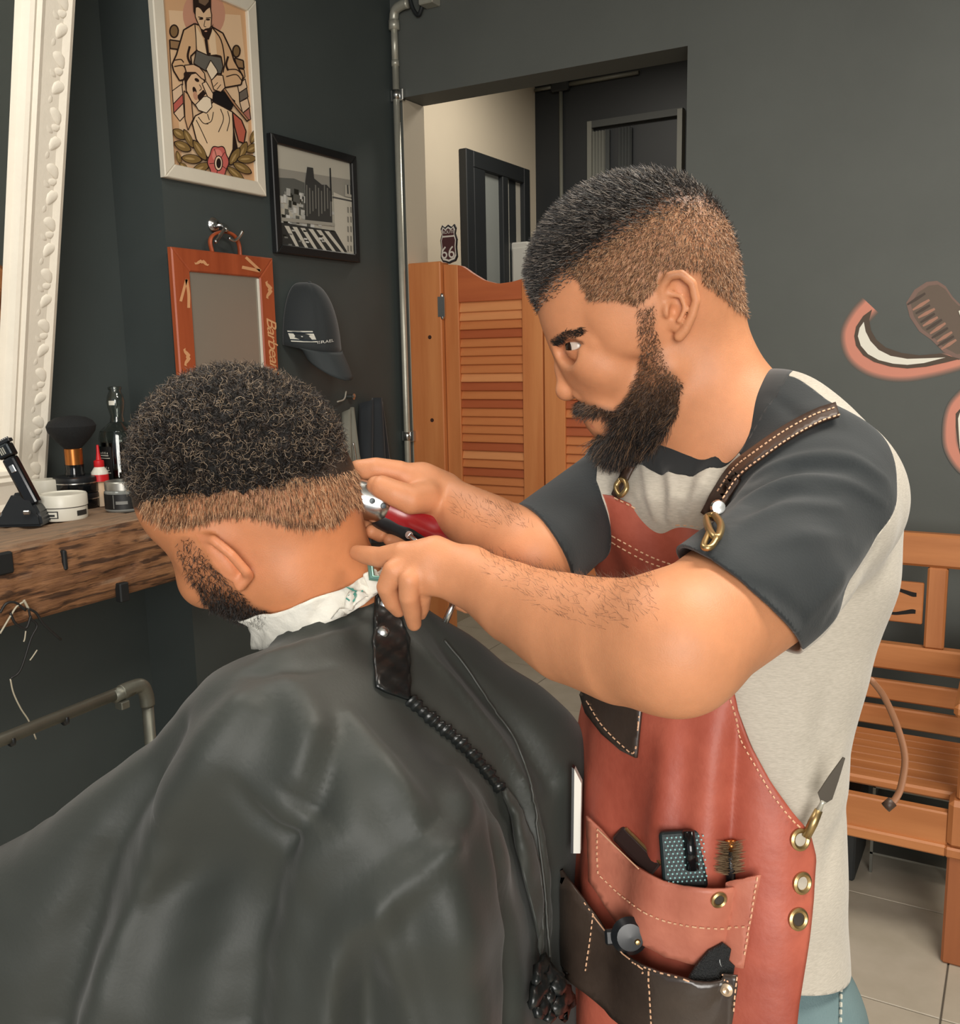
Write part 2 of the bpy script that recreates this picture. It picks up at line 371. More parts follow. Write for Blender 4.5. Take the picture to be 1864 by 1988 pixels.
for xa in (bx0-.02,-.108):
    box('front_leg',(xa,2.488,0),(xa+.075,2.56,.315),M('leg_wood',(140,80,46),.5,c2=(156,92,54),vs=8,stretch=(1.6,1.6,.15)),t,.006)
    box('leg_block',(xa-.004,2.484,.315),(xa+.079,2.565,.44),w_bv,t,.012); box('leg_collar',(xa-.006,2.482,.29),(xa+.081,2.567,.318),w_bv,t,.005)
    box('arm_post',(xa+.012,2.5,.44),(xa+.062,2.545,.66),w_bv,t,.006); box('armrest',(xa-.005,2.47,.66),(xa+.08,3.06,.695),w_b,t,.01)
# things under the bench
t=thing('metal_shoe_rack',(-.25,2.95,0),'dim grey wire rack standing on the floor under the bench','rack')
for k in range(4):
    box('shelf',(-.33,2.86,.06+.07*k),(-.1,3.02,.066+.07*k),M('dull_grey_metal',(128,128,120),.35,.6),t)
for xa in (-.33,-.105): 
    for ya in (2.86,3.01): box('upright',(xa,ya,0),(xa+.008,ya+.008,.28),M('dull_grey_metal',(128,128,120),.35,.6),t)
t=thing('black_box',(-.42,2.88,0),'matt black box on the tiles under the bench','box')
box('body',(-.62,2.78,0),(-.36,3.02,.24),M('matt_black',(42,44,44),.6),t,.006); box('lid',(-.625,2.775,.24),(-.355,3.025,.27),M('matt_black',(42,44,44),.6),t,.006)
# ---------------------------------------------------------------- wall mural (paint on the back wall)
Z4=lambda x,y:(1600+x/4.322,500+y/4.322)
mapb=lambda x,y: on(*Z4(x,y),1,DB)
def mix(a,b,t): return tuple(int(round(a[i]+(b[i]-a[i])*t)) for i in range(3))
wl=(86,89,85); pk=(214,144,124)
items=[]
arc=catmull([(390,400),(300,500),(230,640),(260,790),(370,890),(520,940),(690,950),(880,920),(1080,870),(1300,800)],6)
for k in range(7): items.append((mix(wl,pk,(k+1)/7),strokepoly(arc,np.linspace(1,1,len(arc))*(190-16*k))))
mic=[(690,380),(760,270),(860,205),(950,195),(1020,240),(1080,330),(1150,400),(1300,330),(1400,330),(1400,800),(1130,860),(1000,790),(900,690),(800,620),(720,500)]
micc=np.mean(mic,axis=0)
items.append((mix(wl,pk,.35),mic)); items.append((mix(wl,(128,104,90),.6),[tuple(micc+(np.array(p)-micc)*.88) for p in mic]))
for a,b in (((745,440),(885,355)),((790,505),(930,430)),((830,575),(955,500)),((890,640),(1020,550)),((950,705),(1075,625)),((985,770),(1110,690))):
    items.append(((170,128,110),strokepoly(np.array([a,((a[0]+b[0])/2,(a[1]+b[1])/2),b],float),[14,30,18])))
for a,b in (((700,395),(850,300)),((770,470),(890,400)),((810,545),(930,470)),((860,605),(990,520)),((905,675),(1040,590)),((955,740),(1090,660))):
    items.append(((86,76,70),strokepoly(np.array([a,((a[0]+b[0])/2,(a[1]+b[1])/2),b],float),[14,26,18])))
horn=[(405,435),(330,490),(270,580),(255,660),(270,740),(330,820),(420,875),(560,915),(700,930),(860,915),(1020,880),(1140,850),(980,805),(800,820),(650,800),(520,755),(440,690),(395,610),(380,520)]
items.append(((92,80,70),horn))
items.append(((238,234,220),[(335,540),(300,590),(285,660),(310,740),(370,810),(460,860),(580,890),(700,900),(840,885),(1020,838),(860,845),(700,850),(560,825),(460,775),(390,700),(350,620)]))
arc2=catmull([(1200,1150),(1100,1270),(1065,1430),(1080,1600),(1180,1750),(1300,1800)],6)
for k in range(7): items.append((mix(wl,pk,(k+1)/7),strokepoly(arc2,np.ones(len(arc2))*(150-13*k))))
items.append(((92,80,70),[(1141,1270),(1105,1310),(1105,1420),(1120,1540),(1150,1700),(1300,1750),(1300,1250)]))
items.append(((238,234,220),[(1141,1300),(1125,1350),(1130,1450),(1141,1600),(1200,1700),(1300,1720),(1300,1290)]))
# the rest of the emblem beyond the edge of the picture: capsule ribs, mirrored horn and lower scroll
items.append(((238,234,220),[(1130,450),(1160,430),(1260,470),(1300,560),(1250,640),(1180,600)]))
mirx=lambda P:[(2600-p[0],p[1]) for p in P]
arcm=np.array(mirx(arc))
for k in range(7): items.append((mix(wl,pk,(k+1)/7),strokepoly(arcm,np.ones(len(arcm))*(190-16*k))))
items.append(((92,80,70),mirx(horn)))
items.append(((238,234,220),mirx([(335,540),(300,590),(285,660),(310,740),(370,810),(460,860),(580,890),(700,900),(840,885),(1020,838),(860,845),(700,850),(560,825),(460,775),(390,700),(350,620)])))
wb=bpy.data.objects['wall_back']
mo=prints('painted_mural',items,mapb,(0,-1,0),None,.00012,.0005)
S(mo); mo.name='trim_3'
# ---------------------------------------------------------------- sculpting tools: blended solids meshed into one skin
class Fr:
    """local frame measured in photo-sized units: u right, v down, w towards the viewer, s metres per unit"""
    def __init__(self,u,v,d):
        self.o=at(u,v,d); self.u0,self.v0=u,v; r=ray(u,v); self.s=d/F
        self.ew=-nrm(r); self.eu=nrm(RT-self.ew*(RT@self.ew)); self.ev=np.cross(self.eu,-self.ew)*1.0
        if self.ev@UP>0: self.ev=-self.ev
        self.A=np.stack([self.eu,self.ev,self.ew])
    def p(self,u,v,w=0): return self.o+self.s*((u-self.u0)*self.eu+(v-self.v0)*self.ev+w*self.ew)
    def loc(self,P):
        q=(np.asarray(P)-self.o)@self.A.T/self.s; return q+np.array([self.u0,self.v0,0])
def rotz(a): c,s=math.cos(a),math.sin(a); return np.array([[c,s,0],[-s,c,0],[0,0,1.]])
def roty(a): c,s=math.cos(a),math.sin(a); return np.array([[c,0,s],[0,1,0],[-s,0,c]])
def rotx(a): c,s=math.cos(a),math.sin(a); return np.array([[1,0,0],[0,c,s],[0,-s,c]])
class Field:
    def __init__(self): self.ops=[]
    def _add(self,f,c,r,k,op): self.ops.append((f,np.asarray(c,np.float32),float(r),float(k),op))
    def ell(self,c,r,A=None,k=.01,op='u'):
        c=np.asarray(c,np.float32); r=np.asarray(r,np.float32); A=np.eye(3,dtype=np.float32) if A is None else np.asarray(A,np.float32)
        def f(P):
            q=(P-c)@A.T; a=q/r; k0=np.sqrt((a*a).sum(-1)); b=a/r; k1=np.sqrt((b*b).sum(-1))+1e-9; return k0*(k0-1)/k1
        self._add(f,c,r.max(),k,op); return self
    def cone(self,a,b,ra,rb,k=.01,op='u'):
        a=np.asarray(a,np.float32); b=np.asarray(b,np.float32); ab=b-a; L=float(ab@ab)+1e-12
        def f(P):
            q=P-a; t=np.clip((q@ab)/L,0,1); d=q-t[...,None]*ab; return np.sqrt((d*d).sum(-1))-(ra+t*(rb-ra))
        self._add(f,(a+b)/2,np.sqrt(L)/2+max(ra,rb),k,op); return self
    def chain(self,pts,rs,k=.006,op='u'):
        pts=np.asarray(pts,np.float32); 
        def f(P):
            D=None
            for i in range(len(pts)-1):
                a=pts[i]; ab=pts[i+1]-a; L=float(ab@ab)+1e-12; q=P-a; t=np.clip((q@ab)/L,0,1); d=q-t[...,None]*ab; v=np.sqrt((d*d).sum(-1))-(rs[i]+t*(rs[i+1]-rs[i]))
                D=v if D is None else np.minimum(D,v)
            return D
        c=(pts.max(0)+pts.min(0))/2; self._add(f,c,np.linalg.norm(pts-c,axis=1).max()+max(rs),k,op); return self
    def econe(self,a,b,xa,ya,xb,yb,side,k=.01,op='u'):
        """elliptic tapered limb: radii x along side, y across"""
        a=np.asarray(a,np.float32); b=np.asarray(b,np.float32); ab=b-a; L=float(ab@ab)+1e-12; ax=ab/np.sqrt(L)
        sx=np.asarray(side,np.float32); sx=sx-ax*(sx@ax); sx/=np.linalg.norm(sx); sy=np.cross(ax,sx)
        def f(P):
            q=P-a; t=np.clip((q@ab)/L,0,1); d=q-t[...,None]*ab; rx=xa+t*(xb-xa); ry=ya+t*(yb-ya); rz=np.minimum(rx,ry)
            X,Y,Z=d@sx,d@sy,d@ax; k0=np.sqrt((X/rx)**2+(Y/ry)**2+(Z/rz)**2); k1=np.sqrt((X/rx**2)**2+(Y/ry**2)**2+(Z/rz**2)**2)+1e-9
            return np.where(k0<1e-4,-rz,k0*(k0-1)/k1)
        self._add(f,(a+b)/2,np.sqrt(L)/2+max(xa,ya,xb,yb),k,op); return self
    def echain(self,pts,rx,ry,side,k=.01,op='u'):
        pts=[np.asarray(p,np.float32) for p in pts]; segs=[]
        for i in range(len(pts)-1):
            ab=pts[i+1]-pts[i]; L=float(ab@ab)+1e-12; ax=ab/np.sqrt(L); sx=np.asarray(side,np.float32); sx=sx-ax*(sx@ax); sx/=np.linalg.norm(sx); segs.append((pts[i],ab,L,ax,sx,np.cross(ax,sx),rx[i],rx[i+1],ry[i],ry[i+1]))
        def f(P):
            D=None
            for a,ab,L,ax,sx,sy,xa,xb,ya,yb in segs:
                q=P-a; t=np.clip((q@ab)/L,0,1); d=q-t[...,None]*ab; ts=t*t*(3-2*t)*.5+t*.5; rx_=xa+ts*(xb-xa); ry_=ya+ts*(yb-ya); rz=np.minimum(rx_,ry_)
                X,Y,Z=d@sx,d@sy,d@ax; k0=np.sqrt((X/rx_)**2+(Y/ry_)**2+(Z/rz)**2); k1=np.sqrt((X/rx_**2)**2+(Y/ry_**2)**2+(Z/rz**2)**2)+1e-9
                v=np.where(k0<1e-4,-rz,k0*(k0-1)/k1)
                if D is None: D=v
                else: kk=.006; h=np.maximum(kk-np.abs(D-v),0)/kk; D=np.minimum(D,v)-h*h*kk*.1
            return D
        pa=np.array(pts); c=(pa.max(0)+pa.min(0))/2; self._add(f,c,np.linalg.norm(pa-c,axis=1).max()+max(max(rx),max(ry)),k,op); return self
    def ebox(self,c,h,A=None,rd=.003,k=.005,op='u'):
        c=np.asarray(c,np.float32); h=np.asarray(h,np.float32); A=np.eye(3,dtype=np.float32) if A is None else np.asarray(A,np.float32)
        def f(P):
            q=np.abs((P-c)@A.T)-h+rd; return np.sqrt((np.maximum(q,0)**2).sum(-1))+np.minimum(q.max(-1),0)-rd
        self._add(f,c,np.linalg.norm(h),k,op); return self
    def fn(self,f,c,r,k=.005,op='u'): self._add(f,c,r,k,op); return self
    def evb(self,C,offs,rad,big=1.):
        D=np.full((len(C),len(offs)),big,np.float32)
        for f,c,r,k,op in self.ops:
            sel=np.nonzero(((C-c)**2).sum(1)<(r*1.5+rad+k+.02)**2)[0]
            if not len(sel): continue
            d=f(C[sel][:,None,:]+offs[None]).astype(np.float32); o=D[sel]
            if op=='u':
                if k>0: h=np.maximum(k-np.abs(o-d),0)/k; D[sel]=np.minimum(o,d)-h*h*k*.25
                else: D[sel]=np.minimum(o,d)
            elif op=='s':
                d=-d; h=np.maximum(k-np.abs(o-d),0)/max(k,1e-6); D[sel]=np.maximum(o,d)+h*h*k*.25
            elif op=='i':
                D[sel]=np.maximum(o,d)
            elif op=='d': D[sel]=o+d      # displacement
        return D
    def __call__(self,P,big=1.):
        P=np.asarray(P,np.float32); out=np.empty(len(P),np.float32)
        for i in range(0,len(P),200000):
            out[i:i+200000]=self.evb(P[i:i+200000],np.zeros((1,3),np.float32),.03,big)[:,0]
        return out
    def mesh(self,lo,hi,h,smooth=2,B=8,slack=2.4):
        lo=np.asarray(lo,np.float32); hi=np.asarray(hi,np.float32); nb=np.ceil((hi-lo)/(h*B)).astype(int); h=np.float32(h)
        I=np.stack(np.meshgrid(*[np.arange(n) for n in nb],indexing='ij'),-1).reshape(-1,3)
        C=(lo+(I+.5)*B*h).astype(np.float32); rad=.5*B*h*1.733
        keep=[]
        for i in range(0,len(C),100000):
            d=self.evb(C[i:i+100000],np.zeros((1,3),np.float32),rad*1.2)[:,0]; keep.append(np.abs(d)<rad*slack)
        I=I[np.concatenate(keep)]; C=(lo+(I+.5)*B*h).astype(np.float32)
        g=np.arange(B+1); off=np.stack(np.meshgrid(g,g,g,indexing='ij'),-1).reshape(-1,3); offm=((off-B/2)*h).astype(np.float32)
        N=(nb*B+2).astype(np.int64); key=lambda J:(J[...,0]*N[1]+J[...,1])*N[2]+J[...,2]
        cells=[];pos=[];quads=[]
        for i in range(0,len(C),1500):
            Ci=C[i:i+1500]; Ii=I[i:i+1500].astype(np.int64); D=self.evb(Ci,offm,rad).reshape(-1,B+1,B+1,B+1); s=D<0
            cnt=sum(s[:,a:B+a,b:B+b,c:B+c].astype(np.int8) for a in (0,1) for b in (0,1) for c in (0,1))
            act=np.nonzero((cnt>0)&(cnt<8)); 
            if not len(act[0]): continue
            b_,x,y,z=act; acc=np.zeros((len(b_),3),np.float64); num=np.zeros(len(b_))
            cor=[(0,0,0),(1,0,0),(0,1,0),(1,1,0),(0,0,1),(1,0,1),(0,1,1),(1,1,1)]
            dv=[D[b_,x+c[0],y+c[1],z+c[2]] for c in cor]
            for p,q in ((0,1),(2,3),(4,5),(6,7),(0,2),(1,3),(4,6),(5,7),(0,4),(1,5),(2,6),(3,7)):
                m=(dv[p]<0)!=(dv[q]<0); t=np.where(m,dv[p]/(dv[p]-dv[q]+1e-20),0)
                P0=np.array(cor[p],float); P1=np.array(cor[q],float)
                acc+=np.where(m[:,None],P0+t[:,None]*(P1-P0),0); num+=m
            acc/=num[:,None]; J=Ii[b_]*B+np.stack([x,y,z],1); cells.append(key(J)); pos.append(lo+(J+acc)*h)
            for ax in range(3):
                e=[slice(0,B)]*3; e2=list(e); e2[ax]=slice(1,B+1)
                a=s[(slice(None),)+tuple(e)]; c=s[(slice(None),)+tuple(e2)]; bi,x,y,z=np.nonzero(a!=c)
                J=Ii[bi]*B+np.stack([x,y,z],1); inside=a[bi,x,y,z]
                o1=np.zeros(3,np.int64); o2=o1.copy(); o1[(ax+1)%3]=1; o2[(ax+2)%3]=1
                Q=np.stack([key(J-o1-o2),key(J-o2),key(J),key(J-o1)],1); Q[~inside]=Q[~inside][:,::-1]; quads.append(Q)
        cells=np.concatenate(cells); pos=np.concatenate(pos); quads=np.concatenate(quads)
        cu,first=np.unique(cells,return_index=True); pos=pos[first]
        qi=np.searchsorted(cu,quads); qi=np.clip(qi,0,len(cu)-1); ok=(cu[qi]==quads).all(1); qi=qi[ok]
        V=pos
        if smooth:
            E=np.concatenate([qi[:,[0,1]],qi[:,[1,2]],qi[:,[2,3]],qi[:,[3,0]]]); n=len(V); deg=np.bincount(E.ravel(),minlength=n).astype(float); deg[deg==0]=1
            for it in range(smooth):
                for lam in (.5,-.52):
                    A=np.stack([np.bincount(E[:,0],V[E[:,1],c],n)+np.bincount(E[:,1],V[E[:,0],c],n) for c in range(3)],1)/deg[:,None]
                    V=V+lam*(A-V)
        return V.astype(np.float64),qi
def vnormals(V,Q):
    n=np.cross(V[Q[:,2]]-V[Q[:,0]],V[Q[:,3]]-V[Q[:,1]]); N=np.zeros_like(V)
    for k in range(4):
        for c in range(3): N[:,c]+=np.bincount(Q[:,k],n[:,c],len(V))
    return N/(np.linalg.norm(N,axis=1)[:,None]+1e-12)
def fastmesh(name,V,Fq,mat,parent=None,smooth=True,col=None,tri=False):
    k=Fq.shape[1]; m=bpy.data.meshes.new(name); m.vertices.add(len(V)); m.vertices.foreach_set('co',np.asarray(V,np.float32).ravel())
    m.loops.add(Fq.size); m.loops.foreach_set('vertex_index',np.asarray(Fq,np.int32).ravel())
    m.polygons.add(len(Fq)); m.polygons.foreach_set('loop_start',np.arange(0,Fq.size,k,dtype=np.int32)); m.polygons.foreach_set('loop_total',np.full(len(Fq),k,np.int32))
    if smooth: m.polygons.foreach_set('use_smooth',np.ones(len(Fq),bool))
    m.update(calc_edges=True); m.validate()
    if col is not None:
        a=m.color_attributes.new('Col','FLOAT_COLOR','POINT'); c=np.ones((len(V),4),np.float32); c[:,:3]=col; a.data.foreach_set('color',c.ravel())
    for q in (mat if isinstance(mat,(list,tuple)) else [mat]): m.materials.append(q)
    return link(bpy.data.objects.new(name,m),parent)
def sub(V,Q,mask):
    q=Q[mask]; u,inv=np.unique(q.ravel(),return_inverse=True); return V[u],inv.reshape(q.shape),u
def split_iso(V,Q,phi):
    """cut quads along phi=0; returns triangles of the phi<0 part with a clean edge"""
    T=np.concatenate([Q[:,[0,1,2]],Q[:,[0,2,3]]]) if Q.shape[1]==4 else Q
    s=phi<0; c=s[T].sum(1); out=[T[c==3]]; newV=[];n=len(V); em={}
    def ev(a,b):
        k=(a,b) if a<b else (b,a)
        if k not in em:
            t=phi[a]/(phi[a]-phi[b]); em[k]=n+len(newV); newV.append(V[a]+t*(V[b]-V[a]))
        return em[k]
    tri=[]
    for t in T[(c==1)|(c==2)]:
        a=[int(q) for q in t]; m=[s[q] for q in a]
        if sum(m)==1:
            i=m.index(True); p,q,r=a[i],a[(i+1)%3],a[(i+2)%3]; tri.append((p,ev(p,q),ev(p,r)))
        else:
            i=m.index(False); p,q,r=a[i],a[(i+1)%3],a[(i+2)%3]; x,y=ev(p,q),ev(p,r); tri.append((x,q,r)); tri.append((x,r,y))
    if tri: out.append(np.array(tri))
    T=np.concatenate(out); VV=np.vstack([V,np.array(newV)]) if newV else V
    u,inv=np.unique(T.ravel(),return_inverse=True); return VV[u],inv.reshape(-1,3)
def sample(V,Q,n,rs,mask=None):
    T=np.concatenate([Q[:,[0,1,2]],Q[:,[0,2,3]]]) if Q.shape[1]==4 else Q
    if mask is not None: T=T[mask[T].all(1)]
    N=vnormals(V,Q) if Q.shape[1]==4 else None
    ar=np.linalg.norm(np.cross(V[T[:,1]]-V[T[:,0]],V[T[:,2]]-V[T[:,0]]),axis=1); i=rs.choice(len(T),n,p=ar/ar.sum()); a=rs.rand(n,2); f=a.sum(1)>1; a[f]=1-a[f]
    w=np.stack([1-a.sum(1),a[:,0],a[:,1]],1); P=(V[T[i]]*w[:,:,None]).sum(1); n_=(N[T[i]]*w[:,:,None]).sum(1); return P,n_/np.linalg.norm(n_,axis=1)[:,None]
def strands(P,D,L,r,rs,curl=0,turns=1.,seg=3,bend=None,sides=3):
    """tapered hairs as one mesh: roots P, directions D, lengths L, root radius r"""
    n=len(P); L=np.broadcast_to(L,(n,)); r=np.broadcast_to(r,(n,)); X=np.cross(D,rs.normal(size=(n,3))); X/=np.linalg.norm(X,axis=1)[:,None]+1e-9; Y=np.cross(D,X)
    ph=rs.rand(n)*6.28; V=np.zeros((n,seg+1,sides,3),np.float32)
    for j in range(seg+1):
        t=j/seg; c=P+D*(L*t)[:,None]
        if bend is not None: c=c+bend*(L*t*t)[:,None]
        if curl: a=ph+turns*6.28*t; c=c+(X*np.cos(a)[:,None]+Y*np.sin(a)[:,None]-X*np.cos(ph)[:,None]-Y*np.sin(ph)[:,None])*curl*min(1,2*t)
        for k in range(sides):
            a=2*math.pi*k/sides; V[:,j,k]=c+(X*math.cos(a)+Y*math.sin(a))*(r*(1-.75*t))[:,None]
    base=(np.arange(n)*(seg+1)*sides)[:,None]; Fq=[]
    for j in range(seg):
        for k in range(sides):
            q=np.array([j*sides+k,j*sides+(k+1)%sides,(j+1)*sides+(k+1)%sides,(j+1)*sides+k]); Fq.append(base+q)
    return V.reshape(-1,3),np.concatenate(Fq)
m_skin=M('skin',(200,140,104),.5,attr='Col',sss=.12,bump=.12,bs=900,spec=.4,var=.05,vs=60)
def lerp(a,b,t): return a+(b-a)*np.clip(t,0,1)[:,None]
def sm(x,a,b): t=np.clip((x-a)/(b-a),0,1); return t*t*(3-2*t)
LC=lambda *c: np.array(lin(c)[:3])
def seg_d(Pu,pts):
    """2-D distance of points to a polyline"""
    D=np.full(len(Pu),1e9); pts=np.asarray(pts,float)
    for a,b in zip(pts[:-1],pts[1:]):
        ab=b-a; t=np.clip(((Pu-a)@ab)/(ab@ab+1e-9),0,1); D=np.minimum(D,np.linalg.norm(Pu-a-t[:,None]*ab,axis=1))
    return D
def inpoly(Pu,poly):
    poly=np.asarray(poly,float); x,y=Pu[:,0],Pu[:,1]; c=np.zeros(len(Pu),bool); j=len(poly)-1
    for i in range(len(poly)):
        xi,yi=poly[i]; xj,yj=poly[j]; m=((yi>y)!=(yj>y))&(x<(xj-xi)*(y-yi)/(yj-yi+1e-12)+xi); c^=m; j=i
    return c
def fbm(P,seed,oct=4):
    rs=np.random.RandomState(seed); out=np.zeros(len(P)); a=1.
    for o in range(oct):
        for k in range(3):
            d=rs.normal(size=3)*2**o; out+=a*np.sin(P@d+rs.uniform(0,6.28))/3
        a*=.55
    return out

def projpx(P):
    q=np.asarray(P)-CAM; d=q@FW; return np.stack([W/2+F*(q@RT)/d,H/2-F*(q@UP)/d],1)
def trace(fld,pts,off=0.,d0=.35,n=60):
    """first hit of the viewing rays through pts with the field's surface (plus off): positions on the body"""
    R=np.array([ray(x,y) for x,y in pts]); ln=np.linalg.norm(R,axis=1); R/=ln[:,None]; t=np.full(len(R),d0)
    for i in range(n):
        d=fld(CAM+R*t[:,None],.05)-off; t=t+np.clip(d,-.02,.04)*.85; t=np.minimum(t,2.5)
    return CAM+R*t[:,None]
def grad(fld,P,e=.0015):
    P=np.asarray(P,float); g=np.stack([fld(P+np.eye(3)[k]*e)-fld(P-np.eye(3)[k]*e) for k in range(3)],1); return g/(np.linalg.norm(g,axis=1)[:,None]+1e-9)
from mathutils.geometry import delaunay_2d_cdt
def resample(P,step,closed=False):
    P=np.asarray(P,float); P=np.vstack([P,P[:1]]) if closed else P; out=[]
    for a,b in zip(P[:-1],P[1:]):
        n=max(1,int(np.ceil(np.linalg.norm(b-a)/step)))
        for k in range(n): out.append(a+(b-a)*k/n)
    if not closed: out.append(P[-1])
    return np.array(out)
def patch(name,poly,fld,off,mat,parent,step=9,thick=.002,smooth=True,d0=.35):
    """a panel of given outline lying on a body's surface, with thickness"""
    b=resample(poly,step,True); lo,hi=b.min(0),b.max(0); gx,gy=np.meshgrid(np.arange(lo[0],hi[0],step),np.arange(lo[1],hi[1],step)); g=np.stack([gx.ravel(),gy.ravel()],1)
    g=g[inpoly(g,b)]; g=g[seg_d(g,np.vstack([b,b[:1]]))>step*.45] if len(g) else g
    pts=np.vstack([b,g]) if len(g) else b; nb=len(b)
    r=delaunay_2d_cdt([Vector(p) for p in pts],[(i,(i+1)%nb) for i in range(nb)],[],1,1e-4); v2=np.array([tuple(p) for p in r[0]]); fc=r[2]
    P=trace(fld,v2,off,d0); T=np.array([t for t in fc if len(t)==3]); 
    c=v2[T].mean(1); T=T[inpoly(c,b)]
    n=np.cross(P[T[:,1]]-P[T[:,0]],P[T[:,2]]-P[T[:,0]]); fl=(n@(-FW))<0; T[fl]=T[fl][:,::-1]
    o=fastmesh(name,P,T,mat,parent,smooth); md=o.modifiers.new('thick','SOLIDIFY'); md.thickness=thick; md.offset=1; return o
def ribbon(name,path,w,fld,off,mat,parent,thick=.002,d0=.35,n=5):
    return patch(name,strokepoly(catmull(path,n),w),fld,off,mat,parent,7,thick,True,d0)
def stitch(name,path,fld,off,mat,parent,r=.0007,dash=9,gap=4,d0=.35,n=6):
    P=catmull(path,n); P=resample(P,1.5); seg=np.concatenate([[0],np.cumsum(np.linalg.norm(np.diff(P,axis=0),axis=1))]); W3=trace(fld,P,off,d0); V=[];Fc=[]
    s=0
    while s<seg[-1]-2:
        k=np.nonzero((seg>=s)&(seg<=s+dash))[0]
        if len(k)>=2:
            v,f=tubevf(W3[k][:: max(1,len(k)//3)] if len(k)>3 else W3[k],r,4); o=len(V); V+=list(v); Fc+=[tuple(q+o for q in ff) for ff in f]
        s+=dash+gap
    if V: o=ob(name,V,Fc,mat,parent); o['kind']='stuff'; return o

def foldmesh(V,N,paths,fld,amp=1.,d0=.35):
    """raise or sink soft cloth folds along paths lying on a surface"""
    disp=np.zeros(len(V))
    for pts,r,k,sg in paths:
        P_=trace(fld,resample(catmull(pts,5),14),0.,d0); r_=np.interp(np.linspace(0,1,len(P_)),np.linspace(0,1,len(r)),r); D_=np.full(len(V),9.); A_=np.zeros(len(V)); c=P_.mean(0)
        near_=np.nonzero(((V-c)**2).sum(1)<(np.linalg.norm(P_-c,axis=1).max()+.1)**2)[0]
        for i in range(len(P_)-1):
            ab=P_[i+1]-P_[i]; q=V[near_]-P_[i]; t=np.clip(q@ab/(ab@ab+1e-12),0,1); d=np.linalg.norm(q-t[:,None]*ab,axis=1); m=d<D_[near_]; D_[near_[m]]=d[m]; A_[near_[m]]=(r_[i]+t*(r_[i+1]-r_[i]))[m]
        wd_=A_*.8+k; disp+=sg*A_*amp*np.exp(-(D_/np.maximum(wd_,1e-4))**2)
    return V+N*disp[:,None]
# ---------------------------------------------------------------- things on the left wall
mapw=lambda off:(lambda x,y: on(x,y,0,DL+off))
def frame4(t,y0_,y1_,z0_,z1_,w,x0_,x1_,mat,bev=.003):
    # four mitred members of a picture frame lying against x = const
    Y=[(y0_,z0_),(y1_,z0_),(y1_,z1_),(y0_,z1_)]; I=[(y0_+w,z0_+w),(y1_-w,z0_+w),(y1_-w,z1_-w),(y0_+w,z1_-w)]
    for k in range(4):
        a,b=Y[k],Y[(k+1)%4]; c,d=I[(k+1)%4],I[k]
        prism('frame_member',[a,b,c,d],x1_-x0_,frame((x0_,0,0),(0,1,0),(0,0,1),(1,0,0)),mat,t,bev)
m_ivory=M('ivory_frame_paint',(222,214,196),.5,var=.03,vs=12)
m_blk=M('black_lacquer',(26,27,28),.42)
# framed barber poster
a=on(320,350,0,DL+.02); b=on(515,375,0,DL+.02); c=on(498,15,0,DL+.02)
t=thing('framed_poster',(DL,(a[1]+b[1])/2,a[2]),'white framed tattoo style print of a bearded barber shaving a client','poster')
py0,py1,pz0,pz1=a[1],b[1]+.003,(a[2]+b[2])/2,c[2]+.02
frame4(t,py0,py1,pz0,pz1,.042,DL,DL+.024,m_ivory)
box('print_sheet',(DL+.001,py0+.03,pz0+.03),(DL+.010,py1-.03,pz1-.03),M('print_paper',(224,190,152),.75),t)
Z8=lambda x,y: on(290+x/5.096,y/5.096,0,DL+.011)
it=[]
ink=(46,32,26); skin=(228,192,154); olive=(132,106,62)
it.append(((214,170,128),[(150,-60),(990,-60),(1000,160),(1075,1820),(250,1690)]))
it.append(((230,196,158),[(190,100),(900,150),(990,1000),(960,1700),(330,1640),(260,900)]))
it.append(((204,150,124),ellp(540,140,210,250,28)))
def outl(c,P,w=14,closed=True):
    P=np.array(P,float); it.append((c,P)); Q=np.vstack([P,P[:1]]) if closed else P
    for i in range(len(Q)-1):
        if np.linalg.norm(Q[i+1]-Q[i])>1: it.append((ink,strokepoly(np.array([Q[i],(Q[i]+Q[i+1])/2,Q[i+1]]),w)))
def ln(P,w=10,c=ink): it.append((c,strokepoly(catmull(P,4),w)))
# striped poles
for P,cl in (([(200,480),(290,480),(330,840),(225,900)],(226,190,150)),([(225,900),(320,830),(330,930),(235,1030)],(226,196,164)),([(235,1030),(330,930),(335,1020),(240,1120)],(190,100,88)),([(240,1120),(335,1020),(345,1150),(300,1200)],(226,196,164)),([(850,670),(935,690),(945,760),(870,850)],(200,160,120)),([(870,850),(945,780),(965,870),(885,920)],(226,196,164)),([(885,920),(960,870),(975,960),(890,1010)],(110,100,90)),([(890,1010),(970,970),(990,1060),(920,1120)],(226,196,164)),([(920,1120),(985,1070),(1000,1180),(960,1200)],(170,110,96))): outl(cl,P,9)
outl((132,104,70),ellp(240,310,42,62)); outl((150,118,84),[(195,395),(300,410),(280,490),(200,480)])
outl((132,104,70),ellp(855,508,36,58)); outl((150,118,84),[(835,575),(922,600),(930,680),(860,670)])
outl((216,176,134),[(330,300),(440,235),(480,250),(600,260),(720,330),(800,500),(830,600),(920,760),(900,840),(730,870),(700,740),(720,660),(700,560),(460,500),(400,560),(410,640),(380,680),(330,790),(290,800),(230,700),(215,640),(260,540)],15)
it.append(((236,206,168),[(455,260),(520,380),(560,540),(470,500),(450,400)])); it.append(((236,206,168),[(600,270),(640,330),(660,540),(600,545),(580,420)]))
outl((104,100,92),[(455,500),(560,545),(700,570),(720,660),(700,730),(640,730),(540,700),(430,630)],10)
it.append((ink,[(535,390),(565,390),(585,560),(560,550)])); ln([(440,235),(452,380),(455,500)],9); ln([(610,270),(700,400),(735,600),(720,720)],11)
